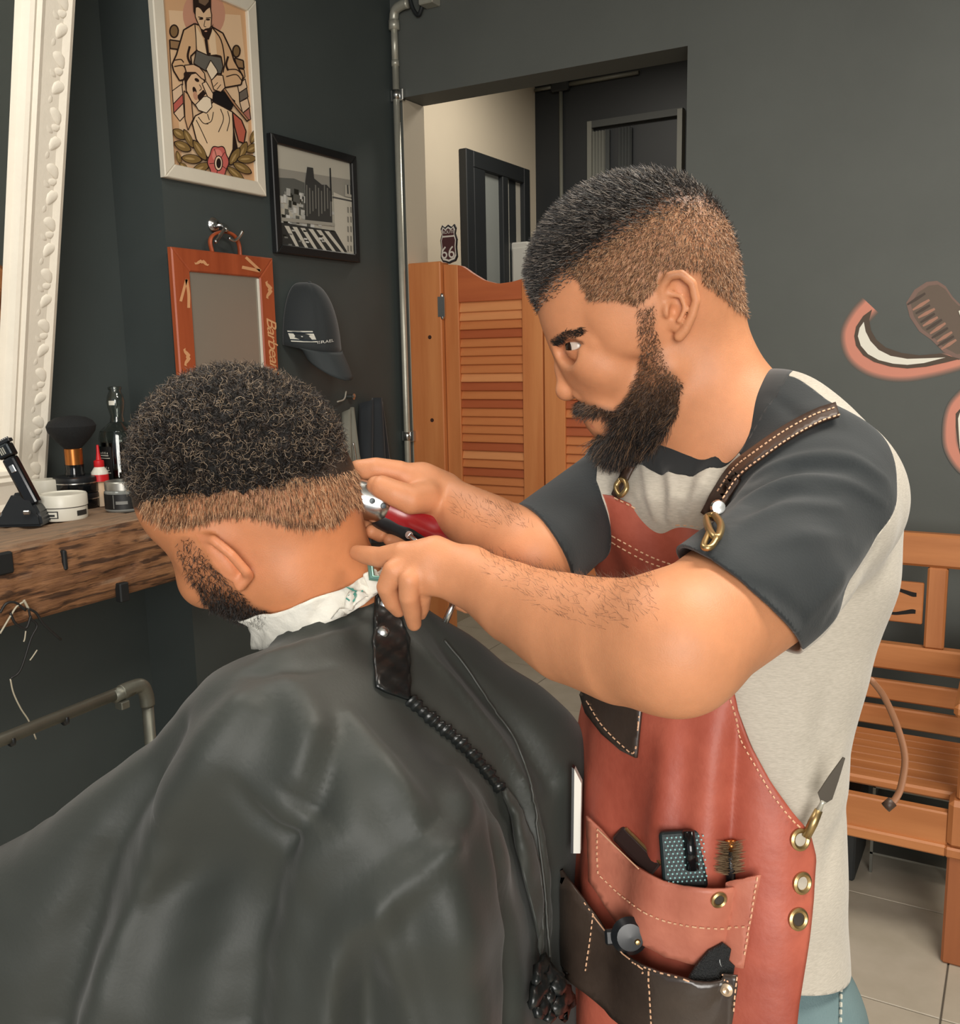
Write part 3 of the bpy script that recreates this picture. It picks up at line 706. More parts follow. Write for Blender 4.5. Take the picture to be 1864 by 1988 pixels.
ln([(390,460),(370,560),(400,640)],22); ln([(770,560),(750,640),(770,700)],20)
ln([(225,600),(300,590),(330,620)],10); ln([(235,660),(320,650),(350,690)],10); ln([(770,690),(850,690),(900,730)],10); ln([(750,760),(850,740),(905,800)],9)
outl(skin,[(440,60),(445,170),(470,230),(500,290),(560,320),(600,260),(605,150),(590,70),(530,110),(480,75)],9)
it.append((ink,[(418,-30),(425,120),(445,160),(450,80),(480,70),(525,135),(580,70),(600,100),(600,-30)]))
it.append(((120,96,76),[(470,-30),(480,30),(540,60),(575,20),(580,-30)]))
it.append((ink,[(490,275),(520,300),(545,285),(600,275),(622,235),(605,320),(578,392),(545,397),(512,350)])); it.append(((200,150,120),ellp(548,312,14,7)))
it.append((ink,ellp(500,190,22,9))); it.append((ink,ellp(568,197,22,9))); ln([(472,170),(520,180)],9); ln([(548,182),(596,178)],9); ln([(540,200),(530,260),(550,268)],6)
# chair and client
it.append(((30,26,26),[(620,910),(700,890),(840,1000),(800,1090),(700,1070),(610,1000)]))
outl((190,100,80),[(810,1110),(900,1190),(945,1300),(925,1420),(870,1400),(830,1250)],12); it.append((ink,[(815,1230),(870,1500),(820,1530)])); outl((214,170,130),[(330,900),(400,960),(420,1180),(370,1290),(340,1180)],9)
outl((236,206,168),[(440,1150),(520,1110),(620,1010),(720,1060),(810,1110),(820,1300),(815,1480),(770,1580),(560,1560),(450,1380),(410,1220)],13)
for P in ([(470,1160),(520,1220),(570,1230)],[(450,1190),(500,1290),(560,1420)],[(620,1110),(600,1200),(540,1230)],[(690,1080),(720,1180),(670,1310)],[(760,1100),(780,1190),(755,1300)],[(560,1130),(580,1190)]): ln(P,8)
outl(skin,[(350,810),(400,735),(470,720),(520,780),(600,990),(560,1100),(470,1080),(400,1000),(350,900)],12)
it.append((ink,[(325,730),(365,680),(425,680),(385,740),(352,830),(348,900),(400,990),(345,900)])); outl((240,222,194),[(440,1040),(520,960),(590,950),(605,1060),(550,1122),(470,1092)],9)
it.append((ink,[(455,955),(520,890),(545,930),(480,1005)])); it.append((ink,ellp(455,795,26,16,16,.6))); it.append((ink,ellp(432,900,18,40,16,-.3))); ln([(480,840),(500,880),(480,900)],7); it.append(((200,150,120),ellp(440,950,22,44,16,-.2)))
outl((224,184,146),[(330,650),(420,640),(480,670),(530,730),(540,800),(500,780),(440,720),(350,720)],10); outl((236,204,168),[(505,830),(545,810),(615,930),(610,990),(560,960)],9)
outl((240,220,190),[(545,690),(590,600),(650,690),(660,720),(600,800)],8); outl(skin,[(595,800),(650,745),(710,750),(732,870),(690,915),(620,890)],10); ln([(620,860),(660,820)],7); ln([(650,890),(690,840)],7)
ln([(725,890),(830,1040),(960,1200)],30); ln([(725,890),(830,1040),(955,1190)],14,(176,130,96))
def leafp(cx,cy,rx,ry,rot,c=olive):
    aa=np.linspace(0,2*math.pi,18,endpoint=False); x=rx*np.cos(aa); y=ry*np.sin(aa)*np.abs(np.sin(aa))**.4; cc,ss=math.cos(rot),math.sin(rot)
    for k,cl in ((1.14,ink),(1,c)): it.append((cl,np.stack([cx+k*(x*cc-y*ss),cy+k*(x*ss+y*cc)],1)))
    it.append(((178,148,98),np.stack([cx-rx*.2*cc+.55*(x*cc-y*.5*ss),cy-rx*.2*ss+.55*(x*ss+y*.5*cc)],1)))
for L_ in ((280,1330,70,42,.6),(370,1375,95,30,1.1),(310,1450,85,42,.45),(480,1490,110,38,1.0),(400,1575,95,42,.12),(490,1665,90,42,-.45),(270,1560,60,22,1.3),(320,1655,50,28,.8),(1015,1350,70,30,-1.2),(1000,1470,60,40,-.5),(905,1490,85,36,-1.15),(825,1550,90,36,-1.05),(945,1575,90,40,-.05),(900,1665,95,40,.5),(835,1725,105,34,.72)): leafp(*L_)
fl_=[(660+95*math.cos(q)*(1+.07*math.cos(6*q)),1605+152*math.sin(q)*(1+.07*math.cos(6*q))) for q in np.linspace(0,2*math.pi,40,endpoint=False)]
it.append((ink,[(660+(x-660)*1.1,1605+(y-1605)*1.07) for x,y in fl_])); it.append(((202,104,96),fl_)); it.append(((224,140,126),ellp(650,1540,50,60)))
for q in range(5):
    aa=q*1.2566+.5; ln([(660+35*math.cos(aa),1610+60*math.sin(aa)),(660+88*math.cos(aa),1605+140*math.sin(aa))],6)
it.append((ink,ellp(663,1618,44,78))); it.append(((232,206,176),ellp(663,1618,35,68))); it.append(((40,28,26),ellp(665,1618,24,50)))
zmin=pz0+.044
it=[(c_,[p for p in P]) for c_,P in it]
prints('printed_barber_scene',it,Z8,(1,0,0),t,.00003,.0002)
# framed city photograph
A=[on(527,258,0,DL+.02),on(693,304,0,DL+.02),on(697,510,0,DL+.02),on(535,490,0,DL+.02)]
t=thing('framed_photograph',(DL,A[0][1],A[3][2]),'black framed grey photograph of a city skyline below the poster','picture')
fy0,fy1=(A[0][1]+A[3][1])/2,(A[1][1]+A[2][1])/2; fz0,fz1=(A[2][2]+A[3][2])/2,(A[0][2]+A[1][2])/2
frame4(t,fy0,fy1,fz0,fz1,.03,DL,DL+.024,m_blk)
box('photo_sheet',(DL+.001,fy0+.02,fz0+.02),(DL+.010,fy1-.02,fz1-.02),M('photo_paper',(176,172,160),.5),t)
Z1=lambda x,y: on(x/2.4526,y/2.4526,0,DL+.011)
it=[]; rr=random.Random(3)
it.append(((186,182,168),[(1316,672),(1690,782),(1700,1220),(1342,1188)]))
it.append(((150,147,137),[(1318,800),(1692,860),(1694,950),(1322,880)])); it.append(((96,97,92),[(1320,845),(1400,850),(1450,870),(1452,950),(1328,930)]))
for k in range(90):
    x=rr.uniform(1330,1575); yb=rr.uniform(930,1090); w=rr.uniform(8,24); h=rr.uniform(12,42); g=rr.choice([40,60,92,140,176,190,205])
    it.append(((g,g,g-6),[(x,yb-h),(x+w,yb-h+w*.25),(x+w,yb+w*.2),(x,yb)]))
it.append(((62,62,60),[(1450,870),(1460,795),(1488,800),(1493,850),(1530,880),(1552,880),(1575,905),(1580,1070),(1450,1050)]))
for k,x in enumerate(range(1455,1575,14)): it.append(((120,119,112),[(x,880+(k%3)*14),(x+5,882+(k%3)*14),(x+7,1030-(k%4)*12),(x+2,1030-(k%4)*12)]))
it.append(((44,44,44),[(1566,800),(1572,800),(1578,960),(1570,960)]))
it.append(((194,190,176),[(1585,915),(1640,940),(1690,950),(1700,1220),(1640,1200),(1592,1150)])); it.append(((176,172,160),[(1640,880),(1688,890),(1692,945),(1640,935)])); it.append(((80,80,78),[(1580,935),(1690,958),(1690,966),(1580,943)]))
for r_ in range(5):
    for q in range(3): 
        x=1650+q*14; y=985+r_*46; it.append(((128,126,118),[(x,y),(x+7,y+2),(x+8,y+30),(x+1,y+28)]))
for q in range(3): it.append(((70,70,68),[(1648+q*14,880+3*q),(1655+q*14,882+3*q),(1657+q*14,925+3*q),(1650+q*14,923+3*q)]))
it.append(((54,54,52),[(1335,1060),(1592,1100),(1650,1200),(1342,1186)])); it.append(((160,157,146),[(1335,1035),(1590,1062),(1592,1078),(1337,1052)]))
for k in range(7): 
    x=1350+k*38; it.append(((200,197,184),[(x,1075+k*5),(x+22,1077+k*5),(x+70+6*k,1175+k*6),(x+55+6*k,1174+k*6)])) if x+70+6*k<1650 else None
for k in range(16):
    x=rr.uniform(1340,1600); y=rr.uniform(1090,1170); g=rr.choice([210,180,120,30]); it.append(((g,g,g-6),[(x,y),(x+16,y+2),(x+18,y+9),(x+2,y+8)]))
prints('printed_city',it,Z1,(1,0,0),t,.00003,.0002)
# hand mirror in a wooden frame, hanging from a chrome hook
XM=DL+.05
h0,h1=on(333,480,0,XM),on(530,500,0,XM); hz=(h0[2]+h1[2])/2
t=thing('wall_mirror',(XM,(h0[1]+h1[1])/2,hz-.46),'small hanging mirror in a red wood frame with moustache inlays','mirror')
w_red=wood('red_stained_wood',(150,68,36),(172,84,48),2); 
frame4(t,h0[1],h1[1],hz-.48,hz,.068,XM-.022,XM,w_red,.004)
box('mirror_glass',(XM-.018,h0[1]+.06,hz-.42),(XM-.008,h1[1]-.06,hz-.06),M('grey_reflection_glass',(158,152,140),.3,.45),t)  # pale grey reflection of the room put into the glass colour
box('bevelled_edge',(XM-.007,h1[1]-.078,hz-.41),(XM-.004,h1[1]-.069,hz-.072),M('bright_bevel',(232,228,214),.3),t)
mp_=lambda x,y: on(x/2.4526,y/2.4526,0,XM+.0005)
tan=(214,158,112); it=[]
def mous(cx,cy,s,rot):
    P=[(-1,.15),(-.85,.42),(-.5,.35),(-.15,.12),(0,.2),(.15,.12),(.5,.35),(.85,.42),(1,.15),(.75,.18),(.5,-.1),(.2,-.32),(0,-.2),(-.2,-.32),(-.5,-.1),(-.75,.18)]
    c_,s_=math.cos(rot),math.sin(rot); return [(cx+s*(x*c_-y*s_),cy+s*(x*s_+y*c_)) for x,y in P]
it.append((tan,mous(961,1248,36,.12))); it.append((tan,mous(1283,1380,44,1.52))); it.append((tan,mous(893,1700,44,1.5)))
for P,w in (([(1170,1225),(1240,1290)],13),([(1152,1272),(1200,1282),(1238,1290)],15),([(888,1330),(860,1435)],13),([(888,1330),(898,1400),(898,1466)],14)): it.append((tan,strokepoly(catmull(P,4),w)))
for q_ in it: prints('inlay',[q_],mp_,(1,0,0),t,.00005,.0004)
p0=on(1278/2.4526,1525/2.4526,0,XM+.0008); p1=on(1300/2.4526,1780/2.4526,0,XM+.0008)
text('lettering','Barbearia',.066,frame(p0+np.array([0,-.008,.012]),(0,0.03,-1),(0,1,.03),(1,0,0)),M('carved_tan',(222,168,120),.6),t,.001,.35,.82)
ho=on(430,470,0,XM)
tube('hanging_loop',catmull([on(412,490,0,XM-.01),on(408,468,0,XM-.01),on(416,455,0,XM-.01),on(436,450,0,XM-.01),on(455,458,0,XM-.01),on(464,476,0,XM-.01),on(466,498,0,XM-.01)],6),.0085,w_red,t,8,flat=.6)
t=thing('wall_hook',(DL,ho[1],ho[2]),'chrome double wall hook holding the small wooden mirror','hook')
q=on(413,437,0,DL); lathe('backplate',[(0,0),(.022,0),(.024,.006),(.018,.014),(.010,.018)],m_chrome,t,20,(1,0,0),q)
tube('stem',catmull([q,q+np.array([.03,.02,-.004]),on(438,447,0,XM+.01)],6),.009,m_chrome,t,10)
tube('hook_arm',catmull([on(436,445,0,XM+.01),on(424,462,0,XM+.014),on(418,470,0,XM+.02)],6),.0055,m_chrome,t,8); tube('hook_arm',catmull([on(444,462,0,XM+.012),on(455,467,0,XM+.016),on(464,460,0,XM+.02),on(471,448,0,XM+.024)],6),.0052,m_chrome,t,8)
# cap hung on the wall
cc=on(603,622,0,DL); s=np.linalg.norm(cc-CAM)/F
t=thing('baseball_cap',(DL,cc[1],cc[2]-.15),'black baseball cap with a flag patch hanging below the city picture','cap')
m_cap=M('black_cotton_twill',(38,43,45),.8,sheen=.2,bump=.15,bs=400); cy_,cz_=cc[1]-.045,cc[2]+.012; cw,ch,cdp=.118,.172,.14
def capf(u,v): # u 0..1 around the front (left to right), v 0..1 from brim seam up and over to the top
    a=math.pi*u; e=math.pi*.5*v
    ys=-math.cos(a)*math.cos(e)**.75; xs=math.sin(a)*math.cos(e)**.6
    seam=.004*min(1,abs(math.sin(a*3))*3)
    return np.array([DL+.004+max(0,xs)*(cdp-.004+seam),cy_+ys*cw*(1-.1*v),cz_-.10+ch*math.sin(e)*1.28+.0*xs+(.03*xs*(1-v))*-1])
nu,nv=40,20; V=[];Fc=[]
for j in range(nv+1):
    for i in range(nu+1): V.append(capf(i/nu,j/nv))
for j in range(nv):
    for i in range(nu): a_=j*(nu+1)+i; Fc.append((a_,a_+1,a_+nu+2,a_+nu+1))
o=ob('crown',V,Fc,m_cap,t,True); md=o.modifiers.new('thick','SOLIDIFY'); md.thickness=.003
lathe('top_button',[(0,-.001),(.007,-.001),(.006,.003),(0,.005)],m_cap,t,14,(0.5,0,1),capf(.5,.93))
V=[];Fc=[];nu,nv=24,8
for j in range(nv+1):
    for i in range(nu+1):
        u=.14+.74*i/nu; p=capf(u,0); k=j/nv; ext=.088*math.sin(math.pi*i/nu)**.55
        V.append(p+np.array([.034*k*math.sin(math.pi*i/nu)+.003,.022*k,-ext*k-.012*k*k]))
for j in range(nv):
    for i in range(nu): a_=j*(nu+1)+i; Fc.append((a_,a_+nu+1,a_+nu+2,a_+1))
o=ob('brim',V,Fc,M('brim_twill',(52,58,60),.75,bump=.1,bs=400),t,True); md=o.modifiers.new('thick','SOLIDIFY'); md.thickness=.004
# embroidery follows the crown surface
def capm(x,y): # x,y in photo pixels near the patch -> crown surface
    u=.03+(x-545)/190.; v=.02+(700-y)/300.
    p=capf(u,v); e=1e-3; n=np.cross(capf(u+e,v)-p,capf(u,v+e)-p); n=n/np.linalg.norm(n)
    if n[0]<0:n=-n
    return p+n*.0046
R_=lambda cx,cy,w,h,rot:[(cx+x*w/2*math.cos(rot)-y*h/2*math.sin(rot),cy+x*w/2*math.sin(rot)+y*h/2*math.cos(rot)) for x,y in ((-1,-1),(0,-1),(1,-1),(1,0),(1,1),(0,1),(-1,1),(-1,0))]
it=[((214,212,200),R_(573,671,42,31,-.22)),((36,44,52),R_(570.8,661,42,4,-.22)),((36,44,52),R_(575.2,681,42,4,-.22))]
for rt in (0,math.pi): it.append(((52,58,60),[(573+4.6*math.cos(rt-.2+k*2.0944),671+4.6*math.sin(rt-.2+k*2.0944)) for k in range(3)]))
it.append(((200,198,188),ellp(573,671,1.6,1.6,10)))
prints('flag_patch',it,capm,(1,-.2,0),t,.00006,.0003)
tm_=textmesh('ISRAEL',1,Matrix.Identity(4),.0,0,1); bmT=bmesh.new(); bmT.from_mesh(tm_); bmesh.ops.triangulate(bmT,faces=bmT.faces[:])
for v in bmT.verts:
    x=596+v.co.x*11; y=686-(v.co.x*10.5)*.33-v.co.y*11; v.co=Vector(capm(x,y)+np.array([.0006,0,0]))
obm('lettering',bmT,M('white_thread',(214,212,204),.8),t)
# dark garment and grey strap hanging by the corner
g0=on(690,775,0,DL); 
t=thing('hanging_jacket',(DL,g0[1],g0[2]-.5),'dark blue black jacket with grey lining hanging in the corner','jacket')
def drape(name,top,bot,w0,w1,mat,xo,n=26,m=14,amp=.012,ph=0):
    V=[];Fc=[]
    for j in range(m+1):
        k=j/m; c_=top*(1-k)+bot*k
        for i in range(n+1):
            u=i/n-.5; V.append((DL+xo+amp*(1+k)*math.sin(u*15+ph+k)+.03*(1-(2*u)**2),c_[1]+u*(w0+(w1-w0)*k),c_[2]-.02*(2*u)**2*(1-k)))
    for j in range(m):
        for i in range(n): a_=j*(n+1)+i; Fc.append((a_,a_+1,a_+n+2,a_+n+1))
    o=ob(name,V,Fc,mat,t,True); md=o.modifiers.new('thick','SOLIDIFY'); md.thickness=.004; return o
drape('jacket_body',on(712,772,0,DL),on(722,1050,0,DL),.12,.26,M('navy_black_cloth',(36,41,46),.8,sheen=.2),.02)
drape('grey_lining',on(657,790,0,DL),on(672,960,0,DL),.03,.15,M('grey_lining_cloth',(132,130,118),.85),.035,14,14,.006)
tube('hanging_cord',catmull([on(672,760,0,DL+.02),on(668,775,0,DL+.03),on(655,780,0,DL+.04)],6),.003,M('pale_cord',(190,186,172),.6),t,6)
tube('zip_edge',catmull([on(686,860,0,DL+.08),on(690,885,0,DL+.08),on(693,915,0,DL+.08)],6),.0035,m_chrome,t,6)
lathe('peg',[(0,0),(.009,0),(.009,.03),(.012,.034),(0,.04)],m_chrome,t,14,(1,0,0),on(674,770,0,DL))
# ---------------------------------------------------------------- shelf, rail and bottles
ZS=1.155
def SP(x,y): p=on(x,y,2,ZS); return p,(p-CAM)@FW/F
# thick rough wooden shelf: a displaced beam
t=thing('wooden_shelf',(-2.15,1.0,1.0),'thick rough old timber shelf below the white mirror','shelf')
prof=[(-1.972,.968),(-1.962,.99),(-1.96,1.05),(-1.962,1.10),(-1.97,1.135),(-1.982,1.149),(-2.0,1.155),(-2.03,1.156),(-2.07,1.156),(-2.15,1.155),(-2.25,1.155),(-2.38,1.155),(-2.51,1.155)]
pp=[]
for a_,b_ in zip(prof[:-1],prof[1:]):
    n=max(2,int(np.hypot(a_[0]-b_[0],a_[1]-b_[1])/.009)); 
    for k in range(n): pp.append((a_[0]+(b_[0]-a_[0])*k/n,a_[1]+(b_[1]-a_[1])*k/n))
pp.append(prof[-1]); ys=np.linspace(.35,y0-.002,170); V=[];Fc=[]
G=np.array([[x,y,z] for y in ys for (x,z) in pp])
q=np.stack([G[:,0]*42,G[:,1]*5,G[:,2]*42],1)
q2=np.stack([G[:,0]*90,G[:,1]*9,G[:,2]*90],1)
crk=np.minimum(0,fbm(q+fbm(G*9,4)[:,None]*.8,1,3)+.35); dsp=.011*crk+.0045*fbm(q2,2,3)+.006*fbm(G*14,3)
top=np.clip((G[:,0]+1.972)/-.04,0,1)
G[:,0]+=np.where(top<.5,dsp+.002,0); G[:,2]+=np.where(top>=.5,np.minimum(dsp,0)*.8,dsp*.3)
G[:,2]=np.minimum(G[:,2],ZS)
# rough broken lower edge
npf=len(pp); V=[tuple(p) for p in G]
for i in range(len(ys)-1):
    for k in range(npf-1): a_=i*npf+k; Fc.append((a_,a_+npf,a_+npf+1,a_+1))
nb=len(V)
for i,y in enumerate(ys): V.append((-2.51,y,.968))
for i in range(len(ys)-1):
    Fc.append((i*npf,nb+i,nb+i+1,(i+1)*npf)); Fc.append((i*npf+npf-1,(i+1)*npf-1+npf,nb+i+1,nb+i))
Fc.append(tuple(range(npf))+(nb,)); Fc.append(tuple(range((len(ys)-1)*npf,len(ys)*npf))[::-1]+(nb+len(ys)-1,))
def old_timber():
    m=M('old_timber',(96,62,38),.75,c2=(140,98,64),vs=4,stretch=(20,1.8,20),bump=.8,bs=9,detail=8)
    nt=m.node_tree; N=nt.nodes; L=nt.links; b=N['Principled BSDF']; src=b.inputs['Base Color'].links[0].from_socket
    n=N.new('ShaderNodeTexNoise'); n.inputs['Scale'].default_value=3; n.inputs['Detail'].default_value=6; mp=N.new('ShaderNodeMapping'); mp.inputs['Scale'].default_value=(26,2.0,26)
    tc=N.new('ShaderNodeTexCoord'); L.new(tc.outputs['Object'],mp.inputs[0]); L.new(mp.outputs[0],n.inputs[0])
    r=N.new('ShaderNodeValToRGB'); r.color_ramp.elements[0].position=.40; r.color_ramp.elements[0].color=(.12,.10,.09,1); r.color_ramp.elements[1].position=.475; r.color_ramp.elements[1].color=(1,1,1,1)
    L.new(n.outputs['Fac'],r.inputs[0]); mx=N.new('ShaderNodeMix'); mx.data_type='RGBA'; mx.blend_type='MULTIPLY'; mx.inputs[0].default_value=.8
    L.new(src,mx.inputs[6]); L.new(r.outputs[0],mx.inputs[7])
    # weathered grey where the upper face has worn
    g=N.new('ShaderNodeNewGeometry'); sx=N.new('ShaderNodeSeparateXYZ'); L.new(g.outputs['True Normal'],sx.inputs[0]); mr=N.new('ShaderNodeMapRange'); mr.inputs[1].default_value=.5; mr.inputs[2].default_value=.95; L.new(sx.outputs[2],mr.inputs[0])
    ml=N.new('ShaderNodeMath'); ml.operation='MULTIPLY'; ml.inputs[1].default_value=.55; L.new(mr.outputs[0],ml.inputs[0])
    m2=N.new('ShaderNodeMix'); m2.data_type='RGBA'; L.new(ml.outputs[0],m2.inputs[0]); L.new(mx.outputs[2],m2.inputs[6]); m2.inputs[7].default_value=lin((150,130,108)); L.new(m2.outputs[2],b.inputs['Base Color'])
    return m
ob('timber_beam',V,Fc,old_timber(),t,True)
for (xa,ya,w,h) in ((8,1090,.06,.05),(128,1083,.010,.05)):
    p=on(xa,ya,0,-1.785); ob('split',*lathevf([(0,-.004),(1,-.004),(1,.002),(0,.003)],10,(1,0,0),(0,0,0)),M('split_black',(22,20,18),.9),t) if False else None
p=on(242,1148,0,-1.95); box('iron_bracket',(-1.97,p[1]-.014,.955),(-1.948,p[1]+.014,p[2]+.022),M('black_iron',(30,32,33),.6,.3),t,.003)
p=on(5,1092,0,-1.95); box('iron_plate',(-1.97,p[1]-.1,p[2]-.03),(-1.953,p[1]+.03,p[2]+.02),M('black_iron',(30,32,33),.6,.3),t,.004)
p=on(130,1085,0,-1.95); box('iron_peg',(-1.97,p[1]-.005,p[2]-.028),(-1.954,p[1]+.006,p[2]+.02),M('black_iron',(30,32,33),.6,.3),t,.003)
# white ornate mirror leaning out from the recess wall
p0=on(72,980,2,ZS); p1=on(129,0,1,p0[1]); axz=nrm(p1-p0); axy=np.array([0,1.,0]); axx=np.cross(axy,axz)
t=thing('ornate_mirror',p0,'large mirror in a white carved frame tilted over the timber shelf','mirror')
m_white=M('white_plaster_frame',(238,230,214),.6,var=.03,vs=10,bump=.15,bs=90)
HM=1.72; WM_=.95; mw_=.148
prof=[(0,0),(0,.034),(.012,.040),(.024,.036),(.03,.034),(.085,.040),(.098,.046),(.108,.040),(.116,.044),(.126,.040),(.134,.020),(.148,.014),(.148,0)] # distance from outer edge, height
def fpt(a_,h,z): return p0+axy*(-a_)+axx*h+axz*z
def member(kind):
    V=[];Fc=[];n=len(prof)
    for (a_,h) in prof:
        if kind=='right': V+= [fpt(a_,h,a_),fpt(a_,h,HM-a_)]
        if kind=='left': V+= [fpt(WM_-a_,h,a_),fpt(WM_-a_,h,HM-a_)]
        if kind=='bottom': V+= [fpt(a_,h,a_),fpt(WM_-a_,h,a_)]
        if kind=='top': V+= [fpt(a_,h,HM-a_),fpt(WM_-a_,h,HM-a_)]
    for i in range(n-1): Fc.append((2*i,2*i+1,2*i+3,2*i+2))
    Fc.append(tuple(range(0,2*n,2))); Fc.append(tuple(range(1,2*n,2))[::-1])
    o=ob('frame_member',V,Fc,m_white,t); bm=bmesh.new(); bm.from_mesh(o.data); bmesh.ops.recalc_face_normals(bm,faces=bm.faces[:]); bm.to_mesh(o.data); bm.free()
for k in ('right','left','bottom','top'): member(k)
b=boxbm((-WM_+.12,0.002,.12),(-.12,.012,HM-.12)); obm('mirror_glass',boxbm((.12,.12,.003),(WM_-.12,HM-.12,.014),0,frame(p0,-axy,axz,axx)),M('silver_mirror',(196,200,198),.02,1),t)
# carved acanthus scrolls along the members
lf=bmesh.new(); bmesh.ops.create_uvsphere(lf,u_segments=10,v_segments=6,radius=1)
for v in lf.verts:
    x,y,z=v.co; v.co=Vector((x*.018,y*.031+ .012*x*x*0,max(z,-.2)*.006)); v.co.x+=.010*(v.co.y/.03)**2
lme=bpy.data.meshes.new('carved_leaf'); lf.to_mesh(lme); lf.free(); lme.materials.append(m_white); lme.polygons.foreach_set('use_smooth',[True]*len(lme.polygons))
def carve(a_,z,rot,s=1):
    o=bpy.data.objects.new('carved_leaf',lme); link(o,t); c_,s_=math.cos(rot),math.sin(rot)
    ex=(-axy)*c_+axz*s_; ey=-(-axy)*s_+axz*c_; m4=frame(fpt(a_,.034,z),ex*s,ey*s,axx*s); o.matrix_parent_inverse=Matrix.Identity(4); o.matrix_basis=Matrix.Translation(Vector(p0)*-1)@m4
rr=random.Random(2)
for k in range(24):
    z=.06+k*.066
    carve(.036,z,(-.9 if k%2 else -2.2)+rr.uniform(-.2,.2),.85); carve(.060,z+.03,(.7 if k%2 else 2.4),.65)
    if k%2==0: carve(.036,z+.035,1.5,.55)
# --- things on the shelf
def lath(name,prof,mat,parent,c,seg=32): return lathe(name,[(r,z) for r,z in prof],mat,parent,seg,(0,0,1),c)
m_bplast=M('black_plastic',(24,27,30),.35); m_bgloss=M('gloss_black',(16,18,20),.12)
# trimmer in charging stand
p,s=SP(50,1018); t=thing('hair_trimmer',p,'black hair trimmer leaning in its charging stand on the timber shelf','trimmer')
up=np.array([0,0,1.]); rt=nrm(r0); fwd=fw0
def V3(a_,b_,c_): return p+rt*a_*s+up*b_*s+fwd*c_*s
bm=bmesh.new(); bot=[(-46,0,-30),(46,0,-30),(40,0,34),(-40,0,34)]; midp=[(-40,22,-22),(40,22,-22),(34,22,30),(-34,22,30)]; topp=[(-20,62,-6),(14,62,-6),(12,62,18),(-18,62,18)]
vs=[[bm.verts.new(V3(*q)) for q in r_] for r_ in (bot,midp,topp)]
for a_,b_ in zip(vs[:-1],vs[1:]):
    for k in range(4): bm.faces.new((a_[k],a_[(k+1)%4],b_[(k+1)%4],b_[k]))
bm.faces.new(vs[0][::-1]); bm.faces.new(vs[2]); bmesh.ops.bevel(bm,geom=bm.edges[:],offset=5*s,segments=2,affect='EDGES'); obm('charging_stand',bm,m_bplast,t)
A0=V3(14,55,0); A1=V3(-34,160,6); ax=nrm(A1-A0); sd=nrm(np.cross(ax,fwd)); nn=np.cross(sd,ax); LN=np.linalg.norm(A1-A0)
bm=boxbm((-13*s,-11*s,-20*s),(13*s,11*s,LN*.72),5*s,frame(A0,sd,nn,ax),2); obm('trimmer_body',bm,m_bgloss,t)
bm=boxbm((-15*s,-12*s,LN*.72),(15*s,12*s,LN*.95),4*s,frame(A0,sd,nn,ax),2); obm('trimmer_head',bm,M('dark_chrome',(52,56,58),.25,.8),t)
bm=boxbm((-19*s,-8*s,LN*.95),(19*s,8*s,LN*1.01),1*s,frame(A0,sd,nn,ax)); o=obm('blade',bm,m_bplast,t)
for k in range(9): obm('blade_tooth',boxbm((-18*s+k*4.2*s,-6*s,LN*1.01),(-16*s+k*4.2*s,-3*s,LN*1.035),0,frame(A0,sd,nn,ax)),m_chrome,t)
for k in range(3): obm('side_grille',boxbm((-4*s+k*4*s,-13*s,LN*.78),(-2*s+k*4*s,-11.5*s,LN*.9),0,frame(A0,sd,nn,ax)),m_dsteel,t)
obm('power_switch',boxbm((-5*s,-13*s,LN*.45),(5*s,-11*s,LN*.58),1*s,frame(A0,sd,nn,ax)),m_chrome,t); obm('light_clip',boxbm((12*s,-34*s,24*s),(26*s,-28*s,32*s),2*s,frame(p,rt,fwd,up)),m_chrome,t)
# white tin
p,s=SP(125,1006); R=45*s; t=thing('white_tin',p,'low round white cream tin with a dark label in front of the trimmer stand','tin')
mwp=M('white_plastic',(214,210,196),.35)
lath('tin_body',[(0,0),(R*.94,0),(R*.97,.004),(R*.97,24*s),(R*.93,25*s)],mwp,t,p); lath('lid',[(R*.95,25*s),(R,26*s),(R,46*s),(R*.96,49*s),(R*.9,49.5*s),(R*.86,47*s),(0,47*s)],mwp,t,p)
lath('lid_seam',[(R*.96,24*s),(R*.975,24.2*s),(R*.975,25.6*s),(R*.96,25.8*s)],M('seam_grey',(70,68,62),.6),t,p)
def wrap(name,px0,px1,z0_,z1_,R_,mat,th=.0008):
    # label patch bent round a can; px offsets from its axis
    a0_,a1_=math.asin(max(-1,min(1,px0*s/R_))),math.asin(max(-1,min(1,px1*s/R_))); V=[];Fc=[];n=10
    for i in range(n+1):
        a_=a0_+(a1_-a0_)*i/n; d=rt*math.sin(a_)-fwd*math.cos(a_)
        V+= [p+d*(R_+th)+up*z0_,p+d*(R_+th)+up*z1_]
    for i in range(n): Fc.append((2*i,2*i+2,2*i+3,2*i+1))
    return ob(name,V,Fc,mat,t)
wrap('label',-44,8,6*s,20*s,R*.97,M('label_black',(40,40,38),.5)); wrap('label_box',-13,6,8*s,18*s,R*.97+.0006,mwp); wrap('label_mark',-9,2,10*s,14*s,R*.97+.0012,M('label_black',(40,40,38),.5)); wrap('label',36,44,8*s,18*s,R*.97,M('label_black',(40,40,38),.5))
